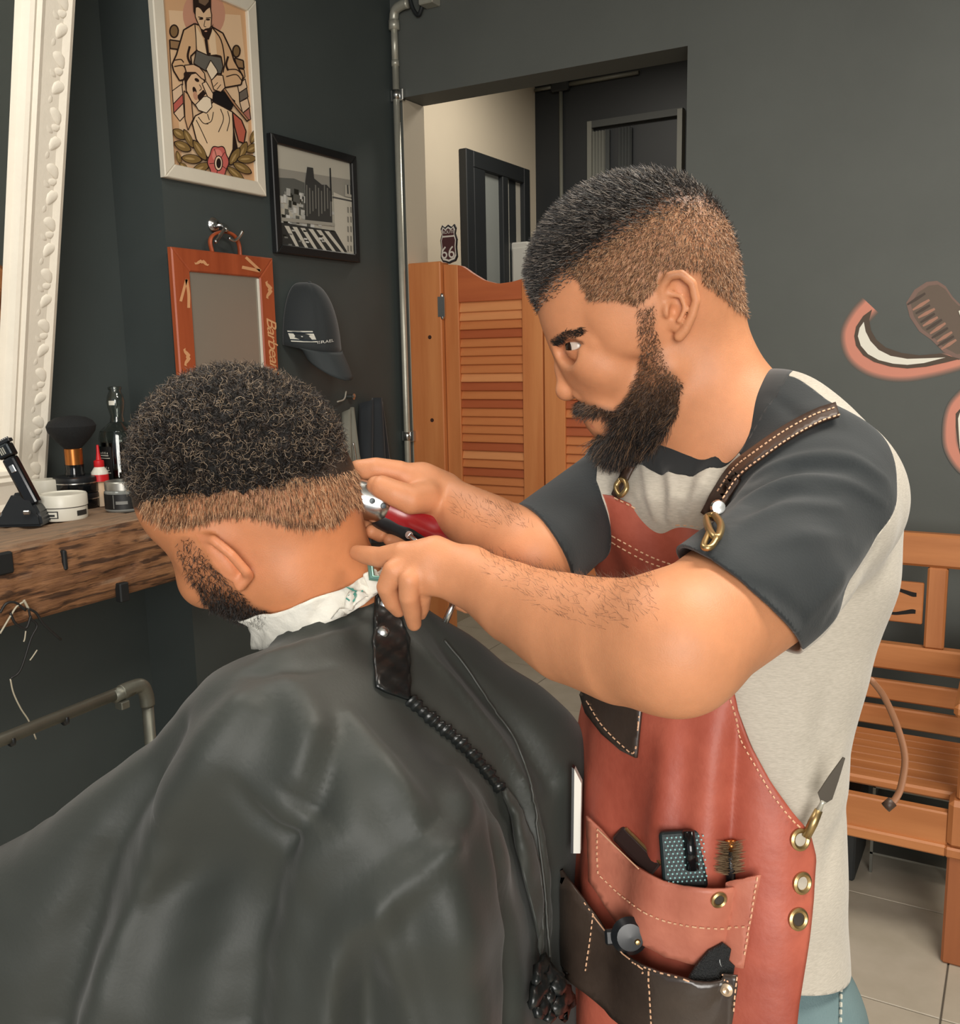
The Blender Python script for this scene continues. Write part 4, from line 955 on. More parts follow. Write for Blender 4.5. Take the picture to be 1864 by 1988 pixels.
# black pomade tins stacked, brush standing on them
p,s=SP(152,985); R=41*s
for k,(lab) in enumerate(('lower of two black pomade tins stacked under the duster brush','upper of two black pomade tins stacked under the duster brush')):
    q=p+up*(k*31*s); t=thing('pomade_tin',q,lab,'tin','stacked black tins')
    lath('tin_body',[(0,0),(R*.98,0),(R,.002),(R,17*s),(R*.97,18*s)],m_bgloss,t,q); lath('lid_rim',[(R*.97,17.5*s),(R*1.02,18*s),(R*1.02,20*s),(R,20.5*s)],m_chrome,t,q); lath('lid',[(R,20*s),(R*1.01,21*s),(R*1.0,29*s),(R*.9,31*s),(0,31*s)],m_bplast,t,q)
q=p+up*62*s; t=thing('duster_brush',q,'black neck duster brush with copper ferrule standing on stacked tins','brush')
lath('handle',[(0,0),(17*s,0),(18*s,4*s),(16*s,10*s),(17*s,22*s),(0,22*s)],m_bgloss,t,q); lath('ferrule',[(16*s,20*s),(16.5*s,20*s),(16.8*s,52*s),(16*s,53*s),(0,53*s)],M('copper',(188,118,60),.3,.9),t,q)
br=lath('bristles',[(14*s,52*s),(22*s,60*s),(33*s,72*s),(43*s,86*s),(45*s,96*s),(40*s,105*s),(28*s,112*s),(12*s,115*s),(0,115.5*s)],M('black_bristle',(14,16,18),.85,bump=.6,bs=500,stretch=(1,1,.2)),t,q)
# white jar with dark base, behind
p,s=SP(93,990); R=25*s; t=thing('white_lidded_jar',p,'small dark jar with a plain white lid behind the white tin','jar')
lath('jar_body',[(0,0),(R*.95,0),(R*.98,30*s),(R*.9,33*s)],m_bgloss,t,p); lath('lid',[(R*.98,32*s),(R*1.02,33*s),(R*1.02,57*s),(R*.97,60*s),(0,60*s)],mwp,t,p)
# glue bottle with red nozzle
p,s=SP(199,982); t=thing('glue_bottle',p,'slim bottle with red nozzle cap and red band beside the tins','bottle')
lath('bottle_body',[(0,0),(10*s,0),(10*s,46*s),(16*s,50*s)],M('orange_white_plastic',(206,160,116),.5,c2=(214,196,170),vs=9),t,p); lath('red_band',[(15.6*s,49*s),(16*s,49*s),(16*s,62*s),(15.6*s,62*s)],M('red_plastic',(196,28,34),.4),t,p)
lath('white_shoulder',[(15.8*s,62*s),(15.8*s,66*s),(8*s,78*s),(0,78*s)],mwp,t,p); lath('red_cap',[(9*s,76*s),(9.6*s,77*s),(9.4*s,88*s),(5*s,90*s),(3*s,104*s),(2.4*s,118*s),(0,119*s)],M('red_plastic',(196,28,34),.4),t,p)
# glass bottle
p,s=SP(240,968); s*=.93; t=thing('glass_bottle',p,'tall clear glass liquor bottle with white lettering behind the pomade jar','bottle')
gl=M('clear_glass',(225,230,225),.03,trans=1,spec=.5)
gp=[(0,.002),(36*s,.002),(39*s,5*s),(39*s,128*s),(36*s,142*s),(24*s,152*s),(15*s,160*s),(13*s,172*s),(17*s,190*s),(18.5*s,202*s),(16*s,214*s),(12*s,222*s),(12.5*s,226*s),(14*s,227*s),(14*s,231*s),(11.5*s,232*s)]
inn=[(max(r-2.2*s,.0005),z+(2*s if i<2 else 0)) for i,(r,z) in enumerate(gp)]
lath('glass_body',gp+inn[::-1],gl,t,p,40); lath('dark_liquor',[(0,6*s),(36*s,6*s),(36.4*s,120*s),(0,120*s)],M('dark_liquor',(20,16,14),.1),t,p)
wrap('label_panel',-34,-2,20*s,112*s,39*s,M('label_black2',(18,18,18),.5),.001)
for k,z in enumerate((90,60,32)):
    wrap('lettering',-30,-6,(z-2)*s,(z-.5)*s,39*s,mwp,.0018); wrap('lettering',-28,-9,(z+3)*s,(z+5)*s,39*s,mwp,.0018)
    for q_ in range(4): wrap('lettering',-27+5*q_,-25+5*q_,(z+7)*s,(z+12-abs(q_-1.5))*s,39*s,mwp,.0018)
wrap('lettering',-8,4,195*s,204*s,18*s,mwp,.001)
# pomade jar
p,s=SP(243,990); R=36*s; t=thing('pomade_jar',p,'squat glass pomade jar with silver lid near the clients forehead','jar')
lath('glass_body',[(0,0),(R*.92,0),(R,3*s),(R,38*s),(R*.9,42*s)],M('smoky_glass',(120,122,118),.1,spec=.6),t,p); lath('dark_label',[(R*1.0,6*s),(R*1.01,6*s),(R*1.01,35*s),(R*1.0,35*s)],M('label_black2',(18,18,18),.5),t,p)
lath('lid',[(R*.92,41*s),(R*.95,42*s),(R*.95,56*s),(R*.9,58*s),(0,58*s)],M('brushed_aluminium',(178,176,168),.35,.9),t,p)
wrap('label_text',-3,18,16*s,22*s,R*1.01,M('label_grey',(120,120,116),.5)); wrap('label_line',-8,-6.5,8*s,34*s,R*1.01,M('label_grey',(120,120,116),.5)); wrap('label_line',26,27.5,8*s,34*s,R*1.01,M('label_grey',(120,120,116),.5))
p,s=SP(279,985); t=thing('white_carton',p,'narrow white carton edge beside the pomade jar on the shelf','box'); box('carton',p+np.array([-.02,-.005,0]),p+np.array([.012,.02,.046]),M('white_card',(212,206,188),.7),t,.001); box('carton_flap',p+np.array([-.02,-.005,.046]),p+np.array([.012,.02,.0475]),M('white_card',(212,206,188),.7),t)
# metal rail and hanging cables under the shelf
xr=-1.75; a=on(0,1448,0,xr); b=on(268,1327,0,xr); zr=(a[2]+b[2])/2
t=thing('pipe_rail',(xr,1.2,zr),'grey steel pipe rail with clamps under the timber shelf','rail'); m_pipe=M('dull_grey_pipe',(108,108,98),.45,.6,var=.1,vs=30)
tube('pipe_run',[(xr,.3,zr-.012),(xr,b[1]-.02,zr+.006)],.0135,m_pipe,t,16); tube('elbow',catmull([(xr,b[1]-.05,zr+.005),(xr,b[1]-.02,zr+.006),(xr,b[1]+.008,zr+.002),(xr,b[1]+.02,zr-.022),(xr,b[1]+.022,zr-.05)],8),.017,m_pipe,t,16)
tube('pipe_leg',[(xr,b[1]+.022,zr-.045),(xr,b[1]+.022,.0)],.0135,m_pipe,t,16)
for yy in (a[1]+.02,a[1]+.145): tube('black_band',[(xr,yy,zr-.006),(xr,yy+.006,zr-.0055)],.0145,m_bplast,t,16)
yy=b[1]-.07; tube('pipe_collar',[(xr,yy,zr+.002),(xr,yy+.05,zr+.004)],.0165,m_pipe,t,16); box('clamp_tab',(xr-.005,yy+.005,zr-.03),(xr+.02,yy+.028,zr-.012),m_pipe,t,.002)
t=thing('cable_bundle',on(45,1165,0,-1.94),'tangle of thin dark and pale cables hanging under the shelf end','cable')
mcb=M('black_cable',(30,30,30),.5); mpc=M('pale_cable',(176,168,148),.5)
O=lambda x,y,d=-1.94: on(x,y,0,d)
for P,mt,r_ in (([(0,1230),(18,1200),(32,1178),(46,1168)],mpc,.0022),([(46,1165),(50,1172),(55,1182)],mpc,.003),([(52,1180),(70,1190),(85,1212),(118,1242)],mcb,.003),([(50,1225),(48,1240),(46,1246)],mpc,.0016),([(72,1262),(64,1274),(58,1282)],mpc,.0016),([(20,1318),(26,1345),(40,1375),(56,1400),(70,1435)],mpc,.0018),([(55,1180),(60,1200),(72,1215),(60,1240),(40,1300),(20,1318)],mcb,.0025),([(20,1190),(30,1210),(50,1220),(60,1195)],mcb,.003),([(0,1190),(12,1172),(30,1170),(50,1185)],mcb,.003)):
    tube('cable',catmull([O(*q_) for q_ in P],6),r_,mt,t,6)
# ---------------------------------------------------------------- the client in the chair
CF=Fr(470,950,.93); cs=CF.s
client=thing('person',CF.p(700,2000,0),'seated client with curly hair and bowed head under the black cape','person')
B=Field()
def E_(u,v,w,a,b,c,rot=None,k=20,op='u',F_=None):
    f=F_ or CF; A=f.A if rot is None else rot@f.A; return B.ell(f.p(u,v,w),(a*f.s,b*f.s,c*f.s),A,k*f.s,op)
def C_(p,q,ra,rb,k=20,op='u'): return B.cone(CF.p(*p),CF.p(*q),ra*cs,rb*cs,k*cs,op)
E_(465,915,0,188,160,150); E_(540,945,-10,140,130,135,k=60); E_(400,965,-5,125,120,125,k=50)
E_(468,1056,-10,150,92,112,rotz(-.82),k=50)         # face mass
C_((560,1010,0),(632,1190,-20),132,128,70)            # neck
C_((632,1190,-20),(700,1420,-60),128,150,40)
C_((420,1050,-60),(492,1150,-50),50,36,40); C_((420,1050,70),(488,1150,45),50,36,40)   # jaw, both sides
E_(470,1166,-5,38,36,46,k=30)                         # chin
C_((328,1022,-50),(356,1008,60),30,30,24)             # brow
C_((350,1062,-30),(360,1086,-30),13,20,10)            # nose
E_(392,1078,52,34,38,40,rotz(-.6),k=30)                 # cheekbone
C_((500,1040,20),(560,1120,60),60,70,50)
# ear standing off the head
E_(436,1082,120,50,19,10,rotz(.88)@np.eye(3),k=8); E_(432,1072,128,40,13,9,rotz(.88),k=6)
B.chain([CF.p(402,1036,120),CF.p(420,1040,142),CF.p(450,1066,150),CF.p(476,1098,142),CF.p(480,1108,128),CF.p(466,1126,118)],[9*cs,9*cs,9*cs,9*cs,10*cs,11*cs],8*cs)
E_(436,1090,150,40,13,14,rotz(.88),k=6,op='s'); E_(424,1085,112,20,10,16,rotz(.9),k=5)
# torso under the cape
T0=CF.p(700,1420,-60)
B.econe(T0,T0+np.array([.02,.05,-.4]),.11,.09,.13,.10,(0,1,0),.05)
CBops=list(B.ops)
V,Q=B.mesh(CF.p(470,950)-.62,CF.p(470,950)+.62,.0022,2)
L=CF.loc(V); uv=L[:,:2]
base=LC(196,128,86); dark=LC(46,34,26); stub=LC(178,120,82)
col=np.tile(base,(len(V),1))
fade_low=np.interp(uv[:,0],[270,300,335,380,430,480,520,560,600,640,670],[965,1000,1020,1018,1002,1000,1008,1020,1024,1016,985])
fade_hi=np.interp(uv[:,0],[250,300,345,400,460,520,580,640,680],[985,990,975,958,952,950,946,940,930])
hair=sm(fade_low-uv[:,1],-2,5); col=lerp(col,stub,hair*.8); col=lerp(col,dark,sm(fade_hi-uv[:,1],-10,8))
ln_=sm(9-np.abs(uv[:,1]-fade_low+5),0,7)*(uv[:,0]>345)*(uv[:,0]<645); col=lerp(col,LC(58,38,26),ln_*.75*(L[:,2]>0))
bd=seg_d(uv,[(372,1052),(398,1100),(430,1150),(470,1196),(500,1208)]); w_=np.interp(uv[:,1],[1040,1100,1160,1200],[18,26,34,36]); beard=sm(w_-bd,-8,8)*(L[:,2]>-60)*(uv[:,1]>1036); 
col=lerp(col,dark,beard*np.interp(uv[:,1],[1040,1120,1180],[.22,.36,.85]))
earm=inpoly(uv,[(388,1030),(430,1035),(490,1095),(488,1115),(466,1135),(440,1115)])&(L[:,2]>112); col[earm]=LC(206,134,94)
body=fastmesh('body',V,Q,m_skin,client,True,col)
# hair
rs=np.random.RandomState(11)
def scol(n,per,rs,cs_,pr): return np.repeat(np.array(cs_)[rs.choice(len(cs_),n,p=pr)],per,0)
m_hair=M('black_curly_hair',(30,25,22),.42,spec=.7,attr='Col'); m_fade=M('clipped_brown_hair',(128,90,62),.5,spec=.5,attr='Col')
Hf=Field(); Hf.ell(CF.p(462,886,0),(190*cs,166*cs,176*cs),CF.A); Hf.ell(CF.p(550,882,0),(104*cs,116*cs,150*cs),CF.A,.014); Hf.ell(CF.p(368,912,0),(96*cs,92*cs,135*cs),CF.A,.014)
HV,HQ=Hf.mesh(CF.p(455,900)-.16,CF.p(455,900)+.16,.004,1); hl=CF.loc(HV)
edge=np.interp(hl[:,0],[240,262,300,345,400,460,520,580,640,670],[930,965,1000,975,958,951,948,942,932,900])+6*np.sin(hl[:,0]*.11)+4*np.sin(hl[:,0]*.31)
HV2=HV+CF.ew*0; nz=fbm(hl/9.,21,2); HV2=HV2+vnormals(HV,HQ)*(nz*.0022)[:,None]
V3_,T3=split_iso(HV2,HQ,hl[:,1]-edge)
m_cap_h=M('hair_mass',(20,17,15),.7,bump=1.,bs=240,spec=.3)
hm=fastmesh('hair',V3_,T3,m_cap_h,client)
P,N=sample(HV,HQ,26000,rs,hl[:,1]<edge-2); lp=CF.loc(P); keep=(N@CF.ew>-.35); P,N=P[keep],N[keep]
D=N*.55+rs.normal(size=N.shape)*.75; D/=np.linalg.norm(D,axis=1)[:,None]
sv,sf=strands(P-N*.002,D,rs.uniform(.008,.014,len(P)),.0005,rs,.0026,.9,4)
o=fastmesh('curly_strands',sv,sf,m_hair,client,False,scol(len(P),5*3,rs,[LC(26,21,18),LC(60,48,40),LC(150,130,108)],[.52,.28,.20])); o['kind']='stuff'  # palest strands carry the glints of light in their colour
P,N=sample(V,Q,60000,rs,(uv[:,1]<fade_low)&(uv[:,1]>fade_hi-22)&(N_ok if False else np.ones(len(V),bool))); lp=CF.loc(P)
k_=(N@CF.ew>-.2)&(lp[:,0]>290); P,N,lp=P[k_][:5000],N[k_][:5000],lp[k_][:5000]
D=N*.35+CF.ev*.85+rs.normal(size=N.shape)*.16; D/=np.linalg.norm(D,axis=1)[:,None]
sv,sf=strands(P,D,rs.uniform(.005,.009,len(P)),.00036,rs,0,0,2)
o=fastmesh('fade_hair',sv,sf,m_fade,client,False,scol(len(P),3*3,rs,[LC(92,64,44),LC(172,124,88),LC(214,170,130)],[.28,.4,.32])); o['kind']='stuff'
bm_=(beard>.45)&(uv[:,1]>1040)&(L[:,2]>0)
P,N=sample(V,Q,3000,rs,bm_); lp=CF.loc(P); k_=rs.rand(len(P))<np.interp(lp[:,1],[1040,1120,1170],[.3,.4,1]); P,N=P[k_],N[k_]; D=N*.5+CF.ev*.5+CF.eu*.35+rs.normal(size=N.shape)*.4; D/=np.linalg.norm(D,axis=1)[:,None]
sv,sf=strands(P,D,rs.uniform(.004,.008,len(P)),.0003,rs,.001,.5,3); o=fastmesh('beard',sv,sf,m_hair,client,False,scol(len(P),4*3,rs,[LC(24,20,18),LC(60,42,30)],[.7,.3])); o['kind']='stuff'
# ---------------------------------------------------------------- the barber
BF=Fr(1230,620,.92); bs=BF.s
barber=thing('person',at(1400,2000,.95)*np.array([1,1,0]),'bearded barber in raglan shirt and red leather apron holding clippers','person')
B=Field()
def E_(u,v,w,a,b,c,rot=None,k=18,op='u',f=BF):
    A=f.A if rot is None else rot@f.A; return B.ell(f.p(u,v,w),(a*f.s,b*f.s,c*f.s),A,k*f.s,op)
def C_(p,q,ra,rb,k=18,op='u',f=BF): return B.cone(f.p(*p),f.p(*q),ra*f.s,rb*f.s,k*f.s,op)
E_(1258,512,0,154,160,142); E_(1172,530,0,134,150,126,rotz(.3),k=60); E_(1300,560,0,118,130,135,k=50)
E_(1175,660,0,104,160,100,rotz(-.38),k=50)                     # face mass
for w in (1,-1):
    C_((1290,705,w*92),(1222,826,w*38),34,34,34)                 # jaw
    E_(1172,706,w*74,52,34,34,rotz(.3),k=34)                     # cheekbone
    E_(1230,600,w*112,70,80,32,k=40)                             # temple
    C_((1092,660,w*16),(1122,645,w*62),15,15,16); C_((1122,645,w*62),(1160,660,w*96),15,12,16) # brow
    E_(1106,682,w*66,30,22,34,rotz(.2),k=16,op='s')              # socket
    E_(1130,671,w*60,29,27,29,k=8); E_(1113,670,w*86,24,7.5,27,rotz(-.15),k=3,op='s')   # lids over the eyeball, and their opening
    E_(1133,762,w*21,18,14,14,k=9)                               # nostril wing
    E_(1122,775,w*16,9,5,6,rotz(.2),k=4,op='s')
C_((1101,672,0),(1096,715,0),13,15,12); C_((1096,715,0),(1103,757,0),15,20,12); E_(1103,759,0,21,19,20,k=8)   # nose
E_(1152,801,0,20,12,36,rotz(.25),k=12); E_(1168,822,0,19,12,32,rotz(.1),k=12); E_(1175,800,0,34,40,60,k=30)       # lips
C_((1150,812,-36),(1150,812,36),2.5,2.5,4,'s')
E_(1207,842,0,42,34,44,k=26)                                     # chin
C_((1335,640,0),(1405,815,0),106,108,50); C_((1405,815,0),(1440,930,10),104,90,40)  # neck
C_((1262,800,0),(1310,880,0),30,34,40)
# ear
ea=rotz(-.10)
E_(1309,592,136,30,54,12,ea@roty(.25),k=8); E_(1312,586,150,17,36,10,ea,k=7,op='s')
B.chain([BF.p(1281,590,142),BF.p(1278,565,150),BF.p(1290,545,158),BF.p(1310,542,160),BF.p(1330,558,160),BF.p(1338,588,158),BF.p(1332,615,154),BF.p(1322,638,148),BF.p(1312,650,142)],[7*bs,8*bs,8*bs,8*bs,8*bs,8*bs,8*bs,9*bs,10*bs],5*bs)
B.chain([BF.p(1292,575,148),BF.p(1312,580,152),BF.p(1320,600,152),BF.p(1310,622,150)],[5*bs]*4,6*bs); E_(1288,604,146,8,14,9,k=6); E_(1302,606,148,10,13,14,k=5,op='s')
# far ear
E_(1309,592,-136,30,54,12,ea,k=8)
# shoulders and core of the torso (under the clothes)
SL=at(1600,972,.84); ML=at(1492,1122,.745); SR=at(1222,925,1.10); NB=BF.p(1420,860,0)
B.chain([SL,NB,SR],[.045,.045,.045],.04); B.cone(NB,at(1400,1400,.985),.06,.075,.05); B.cone(at(1400,1400,.985),at(1390,1800,.985),.075,.08,.05)
# near (left) arm
EL=at(1312,1250,.665); WL=at(912,1120,.838)
B.chain([SL,ML,EL],[.055,.052,.046],.03)
fa=[(EL,.047,.045),(at(1212,1246,.70),.046,.043),(at(1105,1220,.748),.0425,.039),(at(1000,1172,.80),.034,.031),(WL,.0265,.021)]
B.echain([q[0] for q in fa],[q[1] for q in fa],[q[2] for q in fa],UP,.02)
# far (right) arm
ER=at(1035,1078,.89); WR=at(856,968,.985)
B.chain([SR,SR*.5+ER*.5,ER],[.042,.041,.039],.02); m2=at(950,1028,.935)
B.echain([ER,m2,WR],[.039,.034,.026],[.037,.031,.022],UP,.015)
# near hand
def hp(x,y,d): return at(x,y,d)
B.econe(WL,hp(838,1098,.845),.0225,.018,.026,.014,UP,.014)
B.ell(hp(832,1096,.846),(.026,.022,.014),np.stack([RT,-UP,FW]),.012)
def fing(pts,rs,k=.004): B.chain([hp(*p) for p in pts],[q*1.09 for q in rs],k)
fing([(815,1075,.85),(782,1074,.852),(738,1082,.868),(708,1077,.882),(693,1073,.89)],[.0105,.0098,.0088,.0078,.0066],.006)      # index, resting on the neck
fing([(800,1092,.848),(765,1108,.845),(751,1140,.85),(762,1168,.86),(774,1184,.868)],[.0105,.0095,.0085,.0078,.0064],.003)     # middle
fing([(812,1108,.842),(795,1126,.836),(794,1158,.840),(800,1188,.852),(804,1211,.862)],[.0100,.0092,.0084,.0076,.0062],.003)     # ring
fing([(835,1122,.838),(822,1140,.848),(821,1160,.856),(820,1180,.866),(817,1192,.872)],[.0088,.0078,.0070,.0062,.0052],.003)     # little
fing([(880,1105,.858),(868,1130,.872),(884,1152,.872),(897,1168,.866),(906,1176,.862)],[.012,.011,.0092,.0082,.0064],.005)     # thumb
# far hand round the clippers
B.econe(WR,hp(815,955,.975),.025,.02,.028,.018,UP,.014); B.ell(hp(812,950,.972),(.028,.026,.018),np.stack([RT,-UP,FW]),.012)
fing([(812,935,.97),(775,918,.965),(730,910,.963),(696,913,.966),(676,926,.972)],[.0125,.0115,.0105,.0098,.0080],.006)     # index over the head of the clippers
fing([(828,965,.955),(798,970,.942),(768,958,.938),(742,946,.94),(730,942,.943)],[.0150,.0135,.0120,.0108,.0085],.007)           # thumb along the side
fing([(800,962,.99),(765,985,.995),(725,1008,.985),(706,1016,.972),(698,1012,.966)],[.0105,.0098,.0088,.0082,.0068],.004)
fing([(812,985,.99),(790,1015,.99),(762,1035,.98),(738,1036,.966),(722,1032,.96)],[.0100,.0094,.0086,.0080,.0066],.004)
fing([(826,1000,.985),(815,1030,.985),(795,1047,.975),(770,1052,.962),(756,1048,.958)],[.0092,.0086,.0078,.0070,.0058],.004)
c=BF.p(1230,620); allp=np.array([SL,SR,EL,WL,WR,at(680,1000,.98),BF.p(1230,330,150),BF.p(1230,330,-150),at(1400,1800,.96)])
lo=allp.min(0)-.11; hi=allp.max(0)+.11
V,Q=B.mesh(lo,hi,.0018,2)
L=BF.loc(V); uv=L[:,:2]; head=(uv[:,1]<905)&(np.abs(L[:,2])<190)&(uv[:,0]>1000)&(uv[:,0]<1560)
base=LC(204,140,100); col=np.tile(base,(len(V),1))
dark=LC(40,32,27); stub=LC(164,112,78)
# hairline and fade
hl_low=np.interp(uv[:,0],[1015,1040,1075,1100,1130,1150,1200,1240,1280,1330,1380,1420,1445],[585,560,535,528,552,590,590,600,560,545,580,610,620])
hl_dark=np.interp(uv[:,0],[1015,1040,1075,1120,1150,1200,1250,1300,1350,1400,1430],[590,565,540,510,492,462,430,408,405,440,520])
hairm=sm(hl_low-uv[:,1],-8,14)*head; col=lerp(col,stub,hairm*.75); 
dk=sm(hl_dark-uv[:,1],-60,35)*head; col=lerp(col,dark,dk*.92)
bpoly=[(1228,555),(1266,560),(1272,600),(1276,640),(1300,700),(1328,735),(1320,790),(1300,830),(1262,872),(1200,886),(1164,850),(1162,836),(1182,837),(1198,822),(1192,807),(1170,799),(1140,802),(1117,793),(1123,773),(1160,776),(1198,786),(1214,768),(1230,735),(1240,690),(1236,640)]
inb=inpoly(uv,bpoly); bd=seg_d(uv,bpoly+[bpoly[0]]); sb=np.where(inb,bd,-bd); beard=sm(sb,-4,14)*head*(np.abs(L[:,2])<150)
col=lerp(col,dark,beard*np.interp(uv[:,1],[600,690,740,800],[.22,.3,.5,.95]))
col=lerp(col,LC(60,36,26),sm(4.5-seg_d(uv,[(1092,665),(1104,659),(1120,657),(1138,663)]),0,4)*head*.8)
for pts,w,c_ in (([(1140,803),(1152,808),(1165,810)],7,(190,116,90)),([(1158,822),(1172,826)],8,(192,118,92))): col=lerp(col,LC(*c_),sm(w-seg_d(uv,pts),0,6)*(np.abs(L[:,2])<45)*head)
eb=seg_d(uv,[(1080,662),(1100,650),(1132,643)]); col=lerp(col,dark,sm(9-eb,0,6)*head*.75)
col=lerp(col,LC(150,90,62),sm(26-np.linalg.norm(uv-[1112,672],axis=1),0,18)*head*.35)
body=fastmesh('body',V,Q,m_skin,barber,True,col)
# hair on the forearms
rs=np.random.RandomState(15); pv=projpx(V)
def keepbig(v,t):
    n=len(v); lab=np.arange(n)
    while True:
        m=lab[t].min(1); new=lab.copy(); np.minimum.at(new,t.ravel(),np.repeat(m,t.shape[1])); new=new[new]
        if (new==lab).all(): break
        lab=new
    c=np.bincount(lab,minlength=n); ok=c[lab]>.08*n; tt=t[ok[t].all(1)]; u,inv=np.unique(tt.ravel(),return_inverse=True); return v[u],inv.reshape(tt.shape)
for arm,n_,a_,b_ in (([(925,1060),(1280,1110),(1290,1210),(1180,1230),(1060,1190),(940,1110)],1700,EL,WL),([(880,955),(1010,985),(1040,1030),(960,1030),(880,1000)],300,ER,WR)):
    mk=inpoly(pv,arm)&(np.linalg.norm(V-a_,axis=1)<.32)&(V@FW<1.6)
    if mk.sum()<50: continue
    P,N=sample(V,Q,n_,rs,mk); k_=(N@UP>-.1)&(N@(-FW)>-.35); P,N=P[k_],N[k_]; ax_=nrm(b_-a_)
    D=N*.45+ax_*.7+UP*.1+rs.normal(size=N.shape)*.3; D/=np.linalg.norm(D,axis=1)[:,None]
    sv,sf=strands(P,D,rs.uniform(.004,.009,len(P)),.00012,rs,.001,.3,3); o=fastmesh('arm_hair',sv,sf,M('arm_hair_brown',(96,62,42),.5),barber,False); o['kind']='stuff'
# eyes
for w in (62,-62):
    e=thing('eye_pivot') if False else None
    c_=BF.p(1128,670,w*.96); d_=nrm(BF.eu*-.86+BF.ev*.14+BF.ew*.48*np.sign(w))
    o=lathe('eye',[(0.0124*math.sin(a_),-0.0124*math.cos(a_)) for a_ in np.linspace(.02,3.12,16)],M('eye_white',(198,182,168),.2),barber,20,d_,c_)
    lathe('iris',[(0,.0106),(.0066,.0106),(.0062,.0112),(.0040,.0122),(.0,.0127)],M('dark_brown_iris',(38,22,14),.1),o,18,d_,c_)
# hair of the barber
rs=np.random.RandomState(5)
mh=M('short_dark_hair',(40,34,30),.42,spec=.7,attr='Col')
front=vnormals(V,Q)@BF.ew
P,N=sample(V,Q,34000,rs,(dk>.05)&head); k_=(N@BF.ew>-.45); P,N=P[k_],N[k_]; lp=BF.loc(P)
fl=BF.eu*-.75+BF.ev*.25
D=N*.55+fl*.75+rs.normal(size=N.shape)*.3; D/=np.linalg.norm(D,axis=1)[:,None]
dkp=sm(np.interp(lp[:,0],[1015,1040,1075,1120,1150,1200,1250,1300,1350,1400,1430],[590,565,540,510,492,462,430,408,405,440,520])-lp[:,1],-60,50); k_=rs.rand(len(P))<.12+dkp; P,N,D,lp,dkp=P[k_],N[k_],D[k_],lp[k_],dkp[k_]
sv,sf=strands(P-N*.001,D,(.003+.0075*dkp)*rs.uniform(.7,1.2,len(P)),.00048,rs,.0008,.4,3,np.tile(fl*.3,(len(P),1)))
o=fastmesh('hair',sv,sf,mh,barber,False,scol(len(P),12,rs,[LC(26,23,21),LC(58,48,41),LC(140,128,116)],[.6,.27,.13])); o['kind']='stuff'
P,N=sample(V,Q,15000,rs,(hairm>.5)&(dk<.6)&head&(L[:,2]>-20)&~((np.abs(uv[:,0]-1309)<36)&(np.abs(uv[:,1]-598)<62))); lp=BF.loc(P)
D=N*.4+fl*.35+BF.ev*.5+rs.normal(size=N.shape)*.2; D/=np.linalg.norm(D,axis=1)[:,None]
sv,sf=strands(P,D,rs.uniform(.003,.006,len(P)),.00032,rs,0,0,2)
o=fastmesh('fade_hair',sv,sf,mh,barber,False,scol(len(P),9,rs,[LC(84,58,40),LC(156,112,78),LC(206,162,124)],[.34,.4,.26])); o['kind']='stuff'
pr=beard>.4
P,N=sample(V,Q,16000,rs,pr&(L[:,2]>-80)); lp=BF.loc(P); low=sm(lp[:,1],690,820)
k_=rs.rand(len(P))<(.28+.72*low); P,N,lp,low=P[k_],N[k_],lp[k_],low[k_]
D=N*.6+BF.ev*.75+BF.eu*-.1+rs.normal(size=N.shape)*.32; D/=np.linalg.norm(D,axis=1)[:,None]
Ln=(.004+.015*low*np.clip((lp[:,1]-760)/80,.25,1))*rs.uniform(.7,1.2,len(P))
sv,sf=strands(P-N*.0005,D,Ln,.00038,rs,.0012,.5,3,np.tile(BF.eu*-.15+BF.ev*.2,(len(P),1)))
cl=scol(len(P),12,rs,[LC(24,20,18),LC(60,44,33),LC(130,100,74)],[.58,.27,.15]); cl=cl+np.repeat((1-low)*.5,12)[:,None]*(scol(len(P),12,rs,[LC(90,62,42),LC(170,124,88)],[.5,.5])-cl) 
o=fastmesh('beard',sv,sf,mh,barber,False,cl); o['kind']='stuff'
P,N=sample(V,Q,500,rs,(eb<9)&head&(L[:,2]>0)); D=N*.35+BF.eu*.7-BF.ev*.2+rs.normal(size=N.shape)*.15; D/=np.linalg.norm(D,axis=1)[:,None]
sv,sf=strands(P,D,rs.uniform(.004,.008,len(P)),.00034,rs,0,0,2); o=fastmesh('eyebrow',sv,sf,mh,barber,False,scol(len(P),9,rs,[LC(24,20,18),LC(44,34,28)],[.7,.3])); o['kind']='stuff'

def nail(tip,root,r_):
    ax_=nrm(tip-root); nn_=nrm((CAM-tip)-ax_*((CAM-tip)@ax_)); sx_=np.cross(ax_,nn_); bm=bmesh.new(); bmesh.ops.create_uvsphere(bm,u_segments=14,v_segments=8,radius=1)
    for v in bm.verts: v.co=Vector(tip-ax_*r_*.5+nn_*r_*.78+sx_*v.co.x*r_*.72+ax_*v.co.y*r_*.85+nn_*v.co.z*r_*.26)
    obm('fingernail',bm,M('fingernail',(224,170,142),.3),barber,True)
nail(at(730,942,.943),at(768,958,.938),.0085)
